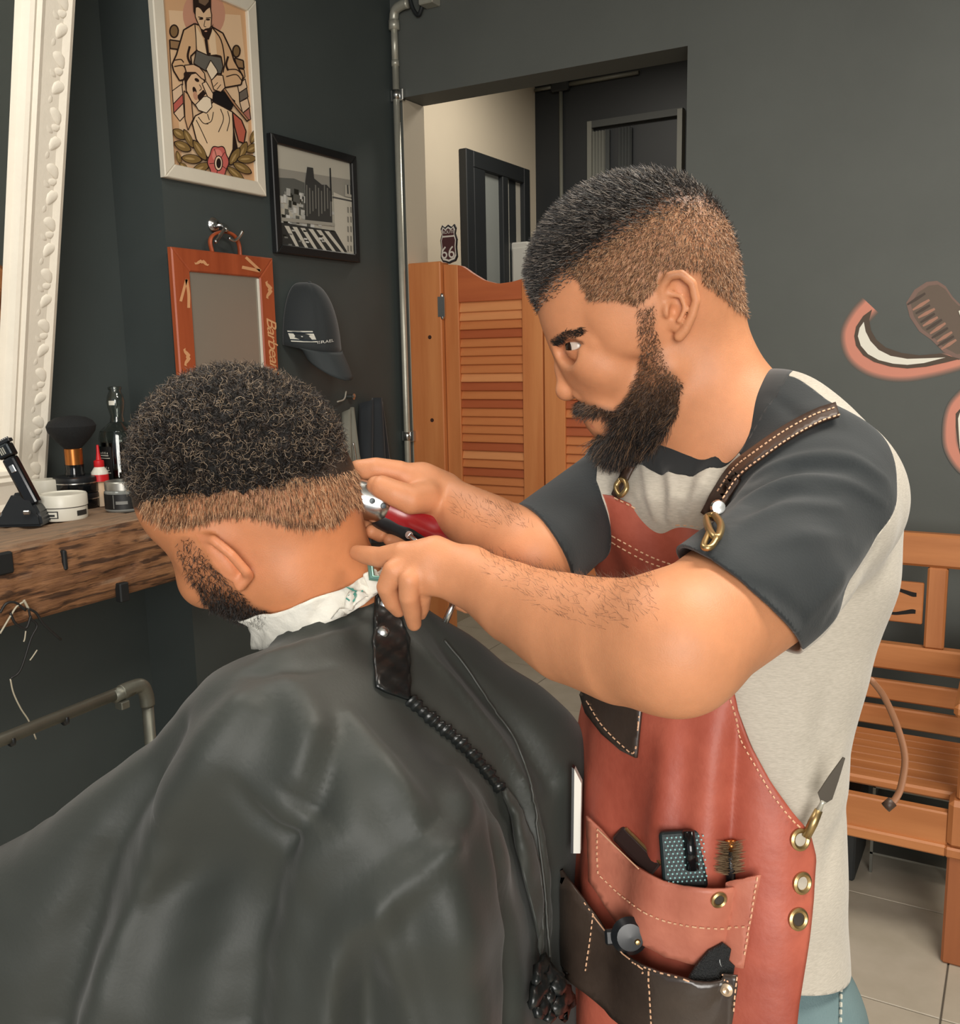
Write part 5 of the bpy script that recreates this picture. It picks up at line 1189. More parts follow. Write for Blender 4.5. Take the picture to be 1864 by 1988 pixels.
# ---------------------------------------------------------------- the barber's clothes
fdir=nrm(-.83*r0-.55*fw0); ldir=nrm(.55*r0-.83*fw0)
ST=Field()      # torso in its shirt
tor=[((1452,905,.985),.128,.085),((1456,985,.985),.155,.118),((1448,1090,.985),.156,.120),((1418,1240,.985),.147,.112),((1386,1400,.985),.140,.109),((1376,1560,.985),.143,.112),((1372,1700,.985),.147,.114),((1374,1850,.985),.149,.115)]
tp=[(at(*p),a,b) for p,a,b in tor]
ST.echain([q[0] for q in tp],[q[1] for q in tp],[q[2] for q in tp],ldir,.03)
ST.chain([at(1565,898,.87),at(1500,840,.90),at(1440,850,.975),at(1300,860,1.04),SR],[.056,.056,.058,.054,.052],.05)
ST.cone(BF.p(1390,838,0),BF.p(1404,930,0),122*bs,180*bs,.02)
ST.ell(at(1338,972,.985),(.098,.072,.092),np.stack([RT,FW,UP]),.05)
SH=Field(); SH.ops=list(ST.ops)
hemL=at(1478,1212,.735); hd=nrm(EL-SL); 
SH.cone(SL,SL+hd*.02,.062,.063,.03); SH.echain([SL,ML,ML+(EL-ML)*.6],[.064,.0605,.058],[.060,.058,.055],UP,.03)
ST2=Field(); ST2.ops=list(ST.ops); ST2.ops+=SH.ops[len(ST.ops):]
hdR=nrm(ER-SR)
SH.econe(SR,ER,.050,.048,.047,.045,UP,.02)
def folds(P):
    P=np.asarray(P,np.float32); q=P-np.asarray(SL,np.float32); a=q@hd.astype(np.float32); ang=np.arctan2(q@ldir.astype(np.float32),q@np.cross(hd,ldir).astype(np.float32))
    near=np.exp(-((np.linalg.norm(q,axis=-1)-.08)/.11)**2)
    z=P[...,2]; t=P@fdir.astype(np.float32); l=P@ldir.astype(np.float32)
    w=.0010*np.sin(a*95+1.2*np.sin(ang*2)+ang*1.4)*near*(.5+.5*np.sin(ang+.6))
    w+=.0006*np.sin(a*60-ang*3)*near
    w+=.0016*np.sin(l*60+z*12+2*np.sin(z*9))*np.exp(-((z-1.18)/.16)**2)+.0010*np.sin(z*70+l*25)*np.exp(-((z-1.08)/.1)**2)
    return w.astype(np.float32)
SH.fn(folds,SL,1.2,0,'d')
V,Q=SH.mesh(np.minimum(lo,tp[-1][0]-.25),np.maximum(hi,tp[0][0]+.25),.0032,1)
SV=[([(1390,1050),(1450,975),(1540,935),(1640,940),(1715,975)],[.001,.004,.005,.004,.001],.004,1),([(1385,1080),(1440,1020),(1530,985),(1630,985)],[.001,.004,.004,.001],.004,1),([(1405,1010),(1470,925),(1560,890),(1650,892),(1720,930)],[.001,.003,.004,.004,.001],.004,1),([(1450,960),(1540,912),(1640,915)],[.001,.004,.001],.004,-1),([(1430,1025),(1520,960),(1620,962)],[.001,.0035,.001],.004,-1),([(1480,1060),(1560,1040),(1650,1050)],[.001,.003,.001],.006,1),
 ([(1610,1200),(1660,1130),(1710,1050)],[.001,.004,.001],.006,-1),([(1570,1190),(1630,1120),(1690,1050)],[.001,.004,.001],.006,1),([(1440,1130),(1500,1150),(1560,1200)],[.001,.003,.001],.005,-1),([(1500,770),(1540,800),(1570,830)],[.001,.003,.001],.006,-1),
 ([(1250,905),(1262,960),(1270,1000)],[.002,.004,.002],.003,1),([(1300,915),(1305,965),(1300,1005)],[.002,.004,.002],.003,1),([(1400,870),(1370,930),(1330,1000)],[.002,.006,.003],.004,1),([(1350,900),(1335,950),(1320,1000)],[.001,.004,.002],.003,-1),([(1278,900),(1285,960),(1285,1000)],[.001,.004,.002],.003,-1),
 ([(1560,1330),(1545,1420),(1560,1540)],[.001,.004,.001],.012,1),([(1620,1290),(1600,1400),(1590,1500)],[.001,.004,.001],.010,-1),([(1640,1440),(1600,1530),(1590,1600)],[.001,.005,.001],.010,1),([(1650,1560),(1620,1640),(1600,1720)],[.001,.004,.001],.010,-1)]
V=foldmesh(V,vnormals(V,Q),SV,SH,1.)
px=projpx(V)
l_=(V-NB)@ldir
# openings: neck, sleeve hems, lower hem
nk=Field(); nk.cone(BF.p(1330,600,0),BF.p(1390,828,0),122*bs,124*bs,0)
neck=nk(V); 
stv=ST(V)
def segd3(P,a,b): ab=b-a; t=np.clip(((P-a)@ab)/(ab@ab),0,1); return np.linalg.norm(P-a-t[:,None]*ab,axis=1)
near=(np.minimum(segd3(V,SL,ML),segd3(V,ML,EL))-segd3(V,SR,ER))
hemdir=nrm(RT*-.62-UP*.78); rw=nrm(hemL-CAM); hemdir=nrm(hemdir-rw*(hemdir@rw)+hd*.25); pL=np.where((stv>.012)&(near<0),(V-hemL)@hemdir,-1)
hemR=at(1060,1058,.90); hdn=nrm(RT*-.85-UP*.5+hdR*.3); pR=np.where((stv>.012)&(near>0),(V-hemR)@hdn,-1)
zb=at(1600,1850,.93)[2]; zl=zb+.035*np.sin((V@fdir-tp[-1][0]@fdir)/.13*.9+.2)
phi=np.maximum.reduce([-neck,pL,pR,(zl-V[:,2])])
# colour panels: raglan sleeves, neckband
l_=(V-NB)@ldir
polyN=[(1413,843),(1446,897),(1425,960),(1372,1110),(1345,1098),(1450,1180),(1560,1268),(1606,1222),(1900,1130),(1950,1010),(1950,930),(1900,838),(1700,700),(1548,670),(1500,680),(1440,800)]
inn_=inpoly(px,polyN); dd=seg_d(px,polyN+[polyN[0]]); sN=np.where(inn_,-dd,dd); sN=np.where(l_>-.01,sN,60)
fs_=(stv>.010)
Rp=trace(SH,[(1552,735),(1742,925),(1612,1215)],0.); rn=nrm(np.cross(Rp[1]-Rp[0],Rp[2]-Rp[0])); rn=rn if (at(1500,1000,.70)-Rp[0])@rn<0 else -rn; pl=np.minimum((V-Rp[1])@rn*2000,px[:,0]-1515)
sN=np.where(near<0,np.maximum(np.minimum(sN,(.010-stv)*2000),pl),sN)
sF=np.where(l_<-.03,px[:,0]-np.interp(px[:,1],[840,900,1000,1110],[1185,1160,1153,1160]),60); sF=np.where(px[:,1]<1125,np.maximum(sF,-60),60)
sF=np.where(near>0,np.minimum(sF,(.010-stv)*2000),sF); slv=np.minimum(sN,sF)*.0005
band=neck-44*bs; side_=np.where(stv>.008,near,-l_)
m_grey=M('heather_grey_jersey',(176,168,154),.9,sheen=.2,c2=(194,186,172),vs=3,stretch=(60,60,420),bump=.1,bs=500)
m_blkj=M('black_jersey',(33,38,40),.85,sheen=.12,var=.08,vs=30,bump=.08,bs=500)
def panel(nm,ph,mat,par):
    v,t=split_iso(V,Q,np.maximum(phi,ph)); v,t=keepbig(v,t); o=fastmesh(nm,v,t,mat,par,True); md=o.modifiers.new('thick','SOLIDIFY'); md.thickness=.0028; md.offset=-1; return o
shirt=panel('shirt_body',np.maximum(-slv,-band),m_grey,barber)
panel('sleeve',np.maximum(np.maximum(slv,-band),side_),m_blkj,barber)
panel('sleeve',np.maximum(np.maximum(slv,-band),-side_),m_blkj,barber)
panel('neckband',band,M('black_ribbing',(24,26,27),.85,sheen=.3),barber)
# jeans and shoes
J=Field(); J.econe(tp[5][0],tp[7][0],.132,.102,.142,.108,ldir,.03); fl0=tp[7][0]
for sgn in (1,-1):
    h=fl0+ldir*.085*sgn+np.array([0,0,-.05]); kn=h*1; kn=np.array([h[0],h[1],.5])+fdir*.02; an=np.array([h[0],h[1],.07])+ldir*.01*sgn
    J.econe(h,kn,.088,.098,.066,.07,ldir,.03); J.econe(kn,an,.066,.07,.05,.055,ldir,.02)
def jf(P): return (.002*np.sin(P[...,2]*55+3*np.sin(P[...,0]*18))).astype(np.float32)
J.fn(jf,fl0,1.6,0,'d')
JV,JQ=J.mesh(np.array([fl0[0]-.32,fl0[1]-.32,.0]),np.array([fl0[0]+.32,fl0[1]+.32,tp[5][0][2]+.02]),.006,1)
m_jean=M('blue_denim',(82,104,108),.85,c2=(108,130,132),vs=5,stretch=(1,1,.6),bump=.25,bs=700)
fastmesh('jeans',JV,JQ,m_jean,barber)
for sgn in (1,-1):
    S_=Field(); c_=fl0+ldir*.10*sgn; c_=np.array([c_[0],c_[1],.045]); S_.econe(c_-fdir*.05,c_+fdir*.17,.042,.045,.040,.034,ldir); S_.fn(lambda P:(.002-P[...,2]).astype(np.float32),c_,.5,0,'i')
    v,q=S_.mesh(c_-.3,c_+.3,.006,1); fastmesh('shoe',v,q,M('black_shoe_leather',(28,28,28),.45),barber)
ms=M('pale_seam_thread',(196,194,180),.8)
for P in ([(1640,1780),(1636,1840),(1634,1900),(1632,1990)],[(1560,1880),(1550,1930),(1545,1990)]): stitch('jean_seam',P,J,.0025,ms,barber,.0012,12,3)
# ---------------------------------------------------------------- leather apron and tools
m_red=M('red_leather',(160,76,59),.5,c2=(182,97,77),vs=9,var=.1,bump=.12,bs=160,spec=.4)
m_red2=M('worn_red_leather',(172,96,76),.5,c2=(188,115,93),vs=12,var=.08,bump=.12,bs=160)
m_brown=M('dark_brown_leather',(56,46,40),.32,c2=(72,60,52),vs=10,bump=.08,bs=200,coat=.3)
m_thread=M('cream_thread',(222,176,140),.7)
AX0,AX1=tp[1][0],tp[7][0]
def axis_at(z): t=(z-AX0[2])/(AX1[2]-AX0[2]); return AX0[None]+(AX1-AX0)[None]*np.asarray(t)[:,None]
def radial(phi,z,off):
    """point on the dressed torso at bearing phi (0 front, + towards the near side) and height z"""
    A=axis_at(z); Dv=np.cos(phi)[:,None]*fdir+np.sin(phi)[:,None]*ldir; t=np.full(len(z),.30)
    for i in range(40): t=t-np.clip(STb(A+Dv*t[:,None],.3)-off,-.02,.04)*.8
    return A+Dv*t[:,None],Dv
STb=Field(); STb.ops=[ST.ops[0],ST.ops[-1]]
e_px=[(1384,1022),(1392,1100),(1404,1200),(1415,1300),(1432,1380),(1460,1450),(1495,1515),(1535,1575),(1568,1615),(1582,1665),(1576,1740),(1560,1840),(1540,1940),(1525,2040)]
EP=trace(STb,e_px,.010); rel=EP-axis_at(EP[:,2]); eph=np.arctan2(rel@ldir,rel@fdir); ez=EP[:,2]
tpx=[(1196,962),(1230,980),(1262,1000),(1300,1012),(1340,1016),(1384,1022)]; TP=trace(STb,tpx,.010); rel=TP-axis_at(TP[:,2]); tph=np.arctan2(rel@ldir,rel@fdir); tz=TP[:,2]
o_=np.argsort(ez)
def phie(z): return np.interp(z,ez[o_],eph[o_])
NZ,NP=150,90; zlow=.62; V=[];
pf=np.linspace(0,1,NP); rows=[]
for j in range(NZ):
    k=j/(NZ-1)
    # row between the top edge (which varies with bearing) and the hem
    zr=np.full(NP,0.); 
    phr=phie(np.full(NP,ez[0]*(1-k)+zlow*k)); pl=-np.minimum(phr*.9,1.15)
    ph=pl+(phr-pl)*pf; ztop=np.interp(ph,np.sort(tph),tz[np.argsort(tph)]); zr=ztop*(1-k)+zlow*k
    phr=phie(zr); pl=-np.minimum(phr*.9,1.15); ph=pl+(phr-pl)*pf
    rows.append((ph,zr))
PH=np.concatenate([r[0] for r in rows]); ZR=np.concatenate([r[1] for r in rows])
def afold(ph,z):
    dn=sm(z,1.26,1.05)
    f=.0035*np.sin(ph*9+4*z)*dn+.006*np.exp(-((ph-.62+.25*(z-1.1))/.10)**2)*sm(z,1.27,1.17)*sm(z,.98,1.08)-.005*np.exp(-((ph-.78+.22*(z-1.1))/.07)**2)*sm(z,1.3,1.2)*sm(z,.98,1.06)+.004*np.exp(-((ph-.32)/.09)**2)*sm(z,1.25,1.15)*sm(z,.95,1.05)
    f+=.002*np.sin(ph*14+z*30)*sm(z,1.28,1.33); return f*1.5
Zc=np.maximum(ZR,AX1[2]-.02); P,Dv=radial(PH,np.where(ZR<AX1[2],AX1[2],ZR),.0105); P=P+Dv*(afold(PH,ZR)+np.where(ZR<AX1[2],(AX1[2]-ZR)*.06,0)+.004*sm(ZR,1.1,.9))[:,None]; P[:,2]=np.where(ZR<AX1[2],ZR,P[:,2])
idx=np.arange(NZ*NP).reshape(NZ,NP); Qa=np.stack([idx[:-1,:-1],idx[1:,:-1],idx[1:,1:],idx[:-1,1:]],-1).reshape(-1,4)
apron=fastmesh('apron',P,Qa,m_red,barber); md=apron.modifiers.new('thick','SOLIDIFY'); md.thickness=.0028; md.offset=1
AP=P.reshape(NZ,NP,3)
# field standing for the apron surface, so that pockets lie on it
from mathutils.bvhtree import BVHTree
def hits(bvh,pts,lift=.0):
    out=[]
    for x,y in pts:
        r=Vector(ray(x,y)).normalized(); h=bvh.ray_cast(Vector(CAM),r,3); 
        if h[0] is None: h=bvh.find_nearest(Vector(at(x,y,.85)))
        n=h[1] if h[1].dot(r)<0 else -h[1]; out.append(np.array(h[0]+n*lift))
    return np.array(out)
bvA=BVHTree.FromPolygons([Vector(p) for p in P],[tuple(map(int,q)) for q in Qa])
def bpatch(name,poly,bvh,lift,mat,parent,step=10,thick=.002,bulge=None):
    b=resample(poly,step,True); lo_,hi_=b.min(0),b.max(0); gx,gy=np.meshgrid(np.arange(lo_[0],hi_[0],step),np.arange(lo_[1],hi_[1],step)); g=np.stack([gx.ravel(),gy.ravel()],1); g=g[inpoly(g,b)]
    if len(g): g=g[seg_d(g,np.vstack([b,b[:1]]))>step*.45]
    pts=np.vstack([b,g]) if len(g) else b; nb=len(b)
    r=delaunay_2d_cdt([Vector(p) for p in pts],[(i,(i+1)%nb) for i in range(nb)],[],1,1e-4); v2=np.array([tuple(p) for p in r[0]]); T=np.array([t for t in r[2] if len(t)==3]); T=T[inpoly(v2[T].mean(1),b)]
    Pp=hits(bvh,v2,lift)
    if bulge is not None: Pp=Pp+bulge(v2)[:,None]*(-FW)[None]
    n=np.cross(Pp[T[:,1]]-Pp[T[:,0]],Pp[T[:,2]]-Pp[T[:,0]]); fl_=(n@(-FW))<0; T[fl_]=T[fl_][:,::-1]
    o=fastmesh(name,Pp,T,mat,parent); md=o.modifiers.new('thick','SOLIDIFY'); md.thickness=thick; md.offset=1; return o,BVHTree.FromPolygons([Vector(p) for p in Pp],[tuple(map(int,q)) for q in T])
def bstitch(name,path,bvh,lift,mat,parent,r=.0008,dash=8,gap=4):
    Pp=resample(catmull(path,6),2); seg=np.concatenate([[0],np.cumsum(np.linalg.norm(np.diff(Pp,axis=0),axis=1))]); W3=hits(bvh,Pp,lift); Vv=[];Fc=[];s=0
    while s<seg[-1]-2:
        k=np.nonzero((seg>=s)&(seg<=s+dash))[0]
        if len(k)>=2:
            v,f=tubevf(W3[[k[0],k[len(k)//2],k[-1]]] if len(k)>2 else W3[k],r,4); o=len(Vv); Vv+=list(v); Fc+=[tuple(q+o for q in ff) for ff in f]
        s+=dash+gap
    o=ob(name,Vv,Fc,mat,parent); o['kind']='stuff'; return o
for pth_ in ([(1197,967),(1230,985),(1262,1005),(1300,1017),(1340,1021),(1378,1027)],[(1184,1032),(1220,1055),(1260,1078),(1300,1092),(1335,1100)],[(1184,1044),(1220,1068),(1258,1090),(1300,1103),(1330,1108)]): bstitch('bib_stitching',pth_,bvA,.004,m_thread,apron)
bstitch('edge_stitching',[(1412,1345),(1430,1405),(1456,1462),(1490,1528),(1528,1583),(1556,1612)],bvA,.004,m_thread,apron)
def hw(px_,k): return lambda v: np.zeros(len(v))
# leather pouch under the elbow
pk,bv1=bpatch('chest_pouch',[(1134,1335),(1255,1372),(1246,1470),(1215,1455),(1180,1425),(1150,1385)],bvA,.005,m_brown,apron,8,.003); bstitch('pouch_stitching',[(1146,1362),(1175,1408),(1215,1448),(1238,1458),(1246,1390)],bv1,.004,m_thread,pk)
# upper red pocket and lower dark pocket
up_poly=[(1160,1580),(1185,1605),(1215,1640),(1250,1668),(1290,1690),(1335,1700),(1385,1702),(1430,1698),(1478,1686),(1470,1740),(1462,1800),(1452,1868),(1380,1862),(1300,1845),(1230,1800),(1190,1750),(1162,1705)]
upk,bv2=bpatch('tool_pocket',up_poly,bvA,.012,m_red2,apron,10,.003,lambda v:.016*np.exp(-((v[:,0]-1340)/110)**2)*sm(v[:,1],1840,1690))
bstitch('pocket_stitching',[(1170,1700),(1215,1740),(1262,1772),(1320,1790),(1400,1798),(1455,1796)],bv2,.004,m_thread,upk); bstitch('pocket_stitching',[(1470,1700),(1460,1770),(1448,1850)],bv2,.004,m_thread,upk); bstitch('pocket_stitching',[(1166,1592),(1164,1650),(1166,1695)],bv2,.004,m_thread,upk)
lo_poly=[(1112,1640),(1135,1690),(1165,1735),(1200,1785),(1240,1825),(1290,1850),(1345,1862),(1400,1868),(1446,1870),(1440,1920),(1432,1990),(1432,2060),(1350,2060),(1265,1988),(1200,1935),(1140,1890),(1112,1850)]
lpk,bv3=bpatch('lower_pocket',lo_poly,bvA,.022,m_brown,apron,12,.003,lambda v:.014*np.exp(-((v[:,0]-1320)/120)**2)*sm(v[:,1],2000,1860))
for pth_ in ([(1118,1660),(1150,1715),(1190,1775),(1240,1826),(1300,1855),(1370,1868),(1436,1874)],[(1160,1735),(1152,1810),(1142,1882)],[(1264,1846),(1264,1915),(1268,1986)],[(1434,1880),(1428,1930),(1424,1988)]): bstitch('pocket_stitching',pth_,bv3,.004,m_thread,lpk)
def ring(name,x,y,bvh,ro,ri,mat,parent,lift=.003,tk=.003,tilt=1.):
    p=hits(bvh,[(x,y)],lift)[0]; q=hits(bvh,[(x+4,y),(x,y+4)],lift); n=nrm(np.cross(q[0]-p,q[1]-p)); n=n if n@FW<0 else -n
    return lathe(name,[(ri,0),(ri,tk*.6),((ri+ro)/2,tk),(ro,tk*.6),(ro,0)],mat,parent,24,n,p),p,n
for x,y in ((1549,1628),(1552,1712),(1545,1782)):
    o,p,n=ring('grommet',x,y,bvA,.0098,.0058,m_brass,apron); lathe('eyelet_hole',[(0,0),(.006,0),(.006,.0006)],M('eyelet_backing',(60,52,46),.6) if y>1750 else M('eyelet_shirt',(186,178,164),.8),apron,18,n,p)
for x,y,r_ in ((1203,1650,.0075),(1392,1742,.0075)):
    o,p,n=ring('pocket_eyelet',x,y,bv2,r_,.0045,m_brass,upk); lathe('eyelet_hole',[(0,0),(.0046,0),(.0046,.0006)],M('eyelet_backing',(60,52,46),.6),upk,18,n,p)
o,p,n=ring('pocket_rivet',1427,1886,bv3,.0055,.0002,M('pale_rivet',(206,180,150),.35,.6),lpk)
# shoulder straps with clips
ms_=M('strap_leather',(64,46,36),.5,bump=.1,bs=200)
spth=[(1372,1000),(1398,960),(1430,915),(1475,880),(1530,842),(1585,812),(1625,798)]
st_=ribbon('shoulder_strap',spth,26,ST2,.004,ms_,apron,.0028); 
for dx in (-9,9): stitch('strap_stitching',[(x+dx*.6,y+dx*.75) for x,y in spth[1:]],ST2,.0072,m_thread,apron,.0007,7,3)
bk=[SL*.5+NB*.5+np.array([0,0,.055]),at(1625,797,.86),at(1660,835,.93),at(1668,900,1.0)]
st2=ribbon('shoulder_strap',[(1225,905),(1215,925),(1203,950),(1196,965)],16,SH,.004,ms_,apron,.0025)
def clip(pts,d0_,r_):
    c_=[at(x,y,d) for x,y,d in pts]; return tube('strap_clip',catmull(c_,6),r_,m_brass,apron,8)
h_=trace(ST2,[(1372,1005),(1378,1030),(1392,1045),(1400,1020),(1388,1000),(1366,1060),(1380,1062)],.006)
tube('strap_clip',catmull([h_[4],h_[0],h_[1],h_[2],h_[3],h_[4]],5),.0028,m_brass,apron,8); tube('strap_clip',catmull([h_[1],h_[5],h_[6],h_[2]],5),.0024,m_brass,apron,8)
lathe('clip_stud',[(0,0),(.006,0),(.005,.003),(0,.0035)],m_chrome,apron,16,-FW,trace(ST2,[(1394,985)],.008)[0])
h_=trace(SH,[(1205,930),(1196,945),(1204,962),(1216,950),(1214,935)],.012); tube('strap_clip',catmull([h_[0],h_[1],h_[2],h_[3],h_[4],h_[0]],5),.0026,m_brass,apron,8)
# hanging leather tie at the back
tube('tie_cord',catmull([at(1690,1318,1.02),at(1716,1352,1.04),at(1742,1410,1.05),at(1757,1470,1.05),at(1750,1525,1.05),at(1738,1552,1.05),at(1722,1566,1.05)],8),.0045,M('tan_leather',(150,104,74),.6),apron,8,flat=.6); tube('tie_tip',[at(1733,1556,1.05),at(1719,1568,1.05)],.0058,ms_,apron,8)
# tools in the pockets: each is a thing
def tool(name,lab,cat,x,y): return thing(name,hits(bv2,[(x,y)],.0)[0],lab,cat)
q=hits(bvA,[(1335,1690),(1330,1640),(1400,1690),(1245,1650)],.006); dn=nrm(q[0]-q[1])
b0_=q[0]; upv=-dn; nn_=nrm(np.cross(RT,upv)); nn_=nn_ if nn_@FW<0 else -nn_; rtv=np.cross(upv,nn_); rtv=rtv if rtv@RT>0 else -rtv; sc=.86/F
t=thing('vent_brush',b0_,'black paddle hair brush with pale teal bristle tips in the apron pocket','brush')
obm('brush_pad',boxbm((-44*sc,-.004,-30*sc),(42*sc,.006,80*sc),9*sc,frame(b0_+nn_*.004,rtv,-nn_,upv),3),M('teal_black_pad',(26,40,42),.5),t)
dot=bmesh.new(); bmesh.ops.create_icosphere(dot,subdivisions=1,radius=2.0*sc); dme=bpy.data.meshes.new('bristle_tip'); dot.to_mesh(dme); dot.free(); dme.materials.append(M('pale_teal_tip',(150,206,206),.4))
for i in range(9):
    for j in range(12):
        x=-36+8.6*i+(j%2)*4; 
        if 2<x<22 and j>3: continue
        o=bpy.data.objects.new('bristle_tip',dme); link(o,t); o.matrix_parent_inverse=Matrix.Translation(-Vector(b0_)); o.location=tuple(b0_+nn_*.0125+rtv*x*sc+upv*(-10+7.4*j)*sc)
tube('brush_handle_socket',[b0_+nn_*.010+rtv*12*sc+upv*10*sc,b0_+nn_*.012+rtv*10*sc+upv*82*sc],[13*sc,11*sc],M('gloss_black',(16,18,20),.12),t,14)
c0_=hits(bvA,[(1404,1690)],.010)[0]
t=thing('round_brush',c0_,'small round hair brush with tan bristles and copper core in the apron pocket','brush')
a1=c0_+upv*62*sc+rtv*8*sc; tube('core',[c0_-upv*.012,a1],9*sc,M('black_plastic',(24,27,30),.35),t,12); tube('copper_cap',[a1-upv*18*sc,a1+upv*3*sc],[10*sc,11*sc],M('copper',(188,118,60),.3,.9),t,14)
rs=np.random.RandomState(8); n=700; aa=rs.rand(n)*6.283; zz=rs.rand(n)*60*sc; Pn=c0_+upv*zz[:,None]+rtv*(8*zz/62)[:,None]; Dn=np.cos(aa)[:,None]*rtv+np.sin(aa)[:,None]*nn_+upv*.25
Dn=Dn/np.linalg.norm(Dn,axis=1)[:,None]; sv,sf=strands(Pn,Dn,rs.uniform(24,34,n)*sc,.0005,rs,0,0,2); o=fastmesh('bristles',sv,sf,M('tan_bristle',(150,126,96),.7),t,False); o['kind']='stuff'
d0_=hits(bvA,[(1250,1650)],.008)[0]; v_=nrm(hits(bvA,[(1228,1605)],.008)[0]-hits(bvA,[(1285,1668)],.008)[0])
t=thing('razor_case',d0_,'dark folding razor handle lying slantwise in the apron pocket','razor'); nx=nrm(np.cross(v_,nn_))
obm('handle',boxbm((-.0085,-.003,-.03),(.0085,.004,.030),.003,frame(d0_,nx,-nn_,v_),2),M('dark_horn',(48,32,30),.35),t); obm('spine',boxbm((.0065,-.004,-.03),(.0095,.003,.027),.001,frame(d0_+nn_*.001,nx,-nn_,v_)),m_brass,t)
g_=hits(bvA,[(1255,1806),(1375,1852),(1405,1852)],.019)
t=thing('pocket_clip',g_[0],'round black clip peeping out between the two apron pockets','clip'); lathe('clip_disc',[(0,0),(.016,0),(.017,.004),(.012,.009),(0,.010)],M('black_plastic',(24,27,30),.35),t,24,nn_,g_[0]); lathe('clip_stud',[(0,.009),(.003,.009),(.002,.012),(0,.0125)],m_brass,t,12,nn_,g_[0]+rtv*.006-upv*.004); obm('clip_arm',boxbm((-.022,-.003,-.008),(.0,.003,.006),.002,frame(g_[0],rtv,-nn_,upv)),M('black_plastic',(24,27,30),.35),t)
t=thing('hair_clip',g_[1],'black textured hair clip standing in the dark leather pocket','clip')
prism('clip_body',[(x*sc,y*sc) for x,y in ((-60,-30),(-38,0),(-8,30),(20,42),(34,30),(28,10),(38,0),(30,-30))],.005,frame(g_[1],rtv,upv,nn_),M('knurled_black',(30,32,33),.6,bump=.8,bs=700),t,.001); tube('clip_wire',catmull([g_[2]+upv*18*sc+rtv*16*sc+nn_*.004,g_[2]+upv*8*sc-rtv*2*sc+nn_*.005,g_[2]-upv*10*sc+rtv*0+nn_*.005,g_[2]-upv*30*sc+rtv*8*sc+nn_*.004],5),.0012,m_chrome,t,6)
gp_=hits(bvA,[(1556,1622)],.006)[0]; tip=at(1638,1470,np.linalg.norm((gp_-CAM))*.985/np.linalg.norm(ray(1638,1470))); 
t=thing('metal_spatula',gp_,'tiny pointed metal spatula tool pushed through the apron grommet','tool'); ax_=nrm(tip-gp_); L_=np.linalg.norm(tip-gp_)
tube('handle',[gp_,gp_+ax_*L_*.18,gp_+ax_*L_*.34],[.0038,.0045,.0036],m_brass,t,10); tube('neck',[gp_+ax_*L_*.33,gp_+ax_*L_*.42,gp_+ax_*L_*.46],[.0028,.002,.003],m_dsteel,t,10)
sd_=nrm(np.cross(ax_,-FW)); prism('blade',[(-.002,0),(-.0075,.006),(-.005,L_*.3),(-.001,L_*.56),(.001,L_*.56),(.004,L_*.3),(.006,.006),(.002,0)],.0016,frame(gp_+ax_*L_*.44,sd_,ax_,np.cross(sd_,ax_)),M('dark_tool_steel',(86,80,72),.4,.8),t)

wc=at(1121,1575,.95); t=thing('white_card',wc,'thin white card edge tucked between apron pocket and cape','card')
prism('card_sheet',[(-.004,-.042),(.003,-.042),(.004,.028),(-.003,.042)],.012,frame(wc,RT,UP,nrm(FW+RT*.2)),M('white_card_stock',(226,224,214),.5),t); prism('card_back',[(-.0065,-.042),(-.0042,-.042),(-.0032,.042),(-.0055,.044)],.012,frame(wc,RT,UP,nrm(FW+RT*.2)),M('black_plastic',(24,27,30),.35),t)
# ---------------------------------------------------------------- the cape over the client
CB=Field(); CB.ops=list(CBops)
K0=Field(); YA=np.array([0,1.,0])
def pt(x,y,d): return at(x,y,d)
K0.cone(pt(634,1236,.932),pt(655,1310,.93),.050,.078,.05)
K0.chain([pt(545,1440,.83),pt(715,1392,.935),pt(985,1492,1.03)],[.066,.083,.068],.04)
K0.chain([pt(730,1205,.945),pt(800,1225,.96),pt(870,1284,.985),pt(1000,1402,1.02),pt(1058,1462,1.035)],[.022,.027,.030,.033,.032],.04)
K0.echain([pt(740,1480,.965),pt(775,1700,.965),pt(760,2150,.965)],[.175,.195,.23],[.115,.135,.17],YA,.06)
K0.chain([pt(545,1440,.83),pt(660,1570,.79),pt(800,1690,.80)],[.066,.064,.056],.05)
K0.chain([pt(800,1690,.80),pt(600,1830,.82),pt(350,1850,.87)],[.056,.058,.058],.08)
K0.chain([pt(815,1690,.83),pt(830,1900,.83),pt(840,2250,.83)],[.055,.066,.08],.06)
K0.chain([pt(600,1830,.83),pt(560,2250,.83)],[.06,.09],.08)
K0.chain([pt(480,1468,.86),pt(290,1606,.88),pt(90,1766,.92),pt(-160,1954,.98)],[.060,.064,.068,.073],.06)
K0.chain([pt(700,1900,.93),pt(300,1890,.96),pt(-80,1890,1.03)],[.15,.135,.12],.08)
K0.echain([pt(985,1492,1.03),pt(975,1700,1.03),pt(960,2200,1.03)],[.070,.073,.08],[.070,.073,.08],YA,.06)
FOLDS=[]
def fold(pts,r,k,op='u',sink=0.): FOLDS.append((pts,r,k*.22,1 if op=='u' else -1))
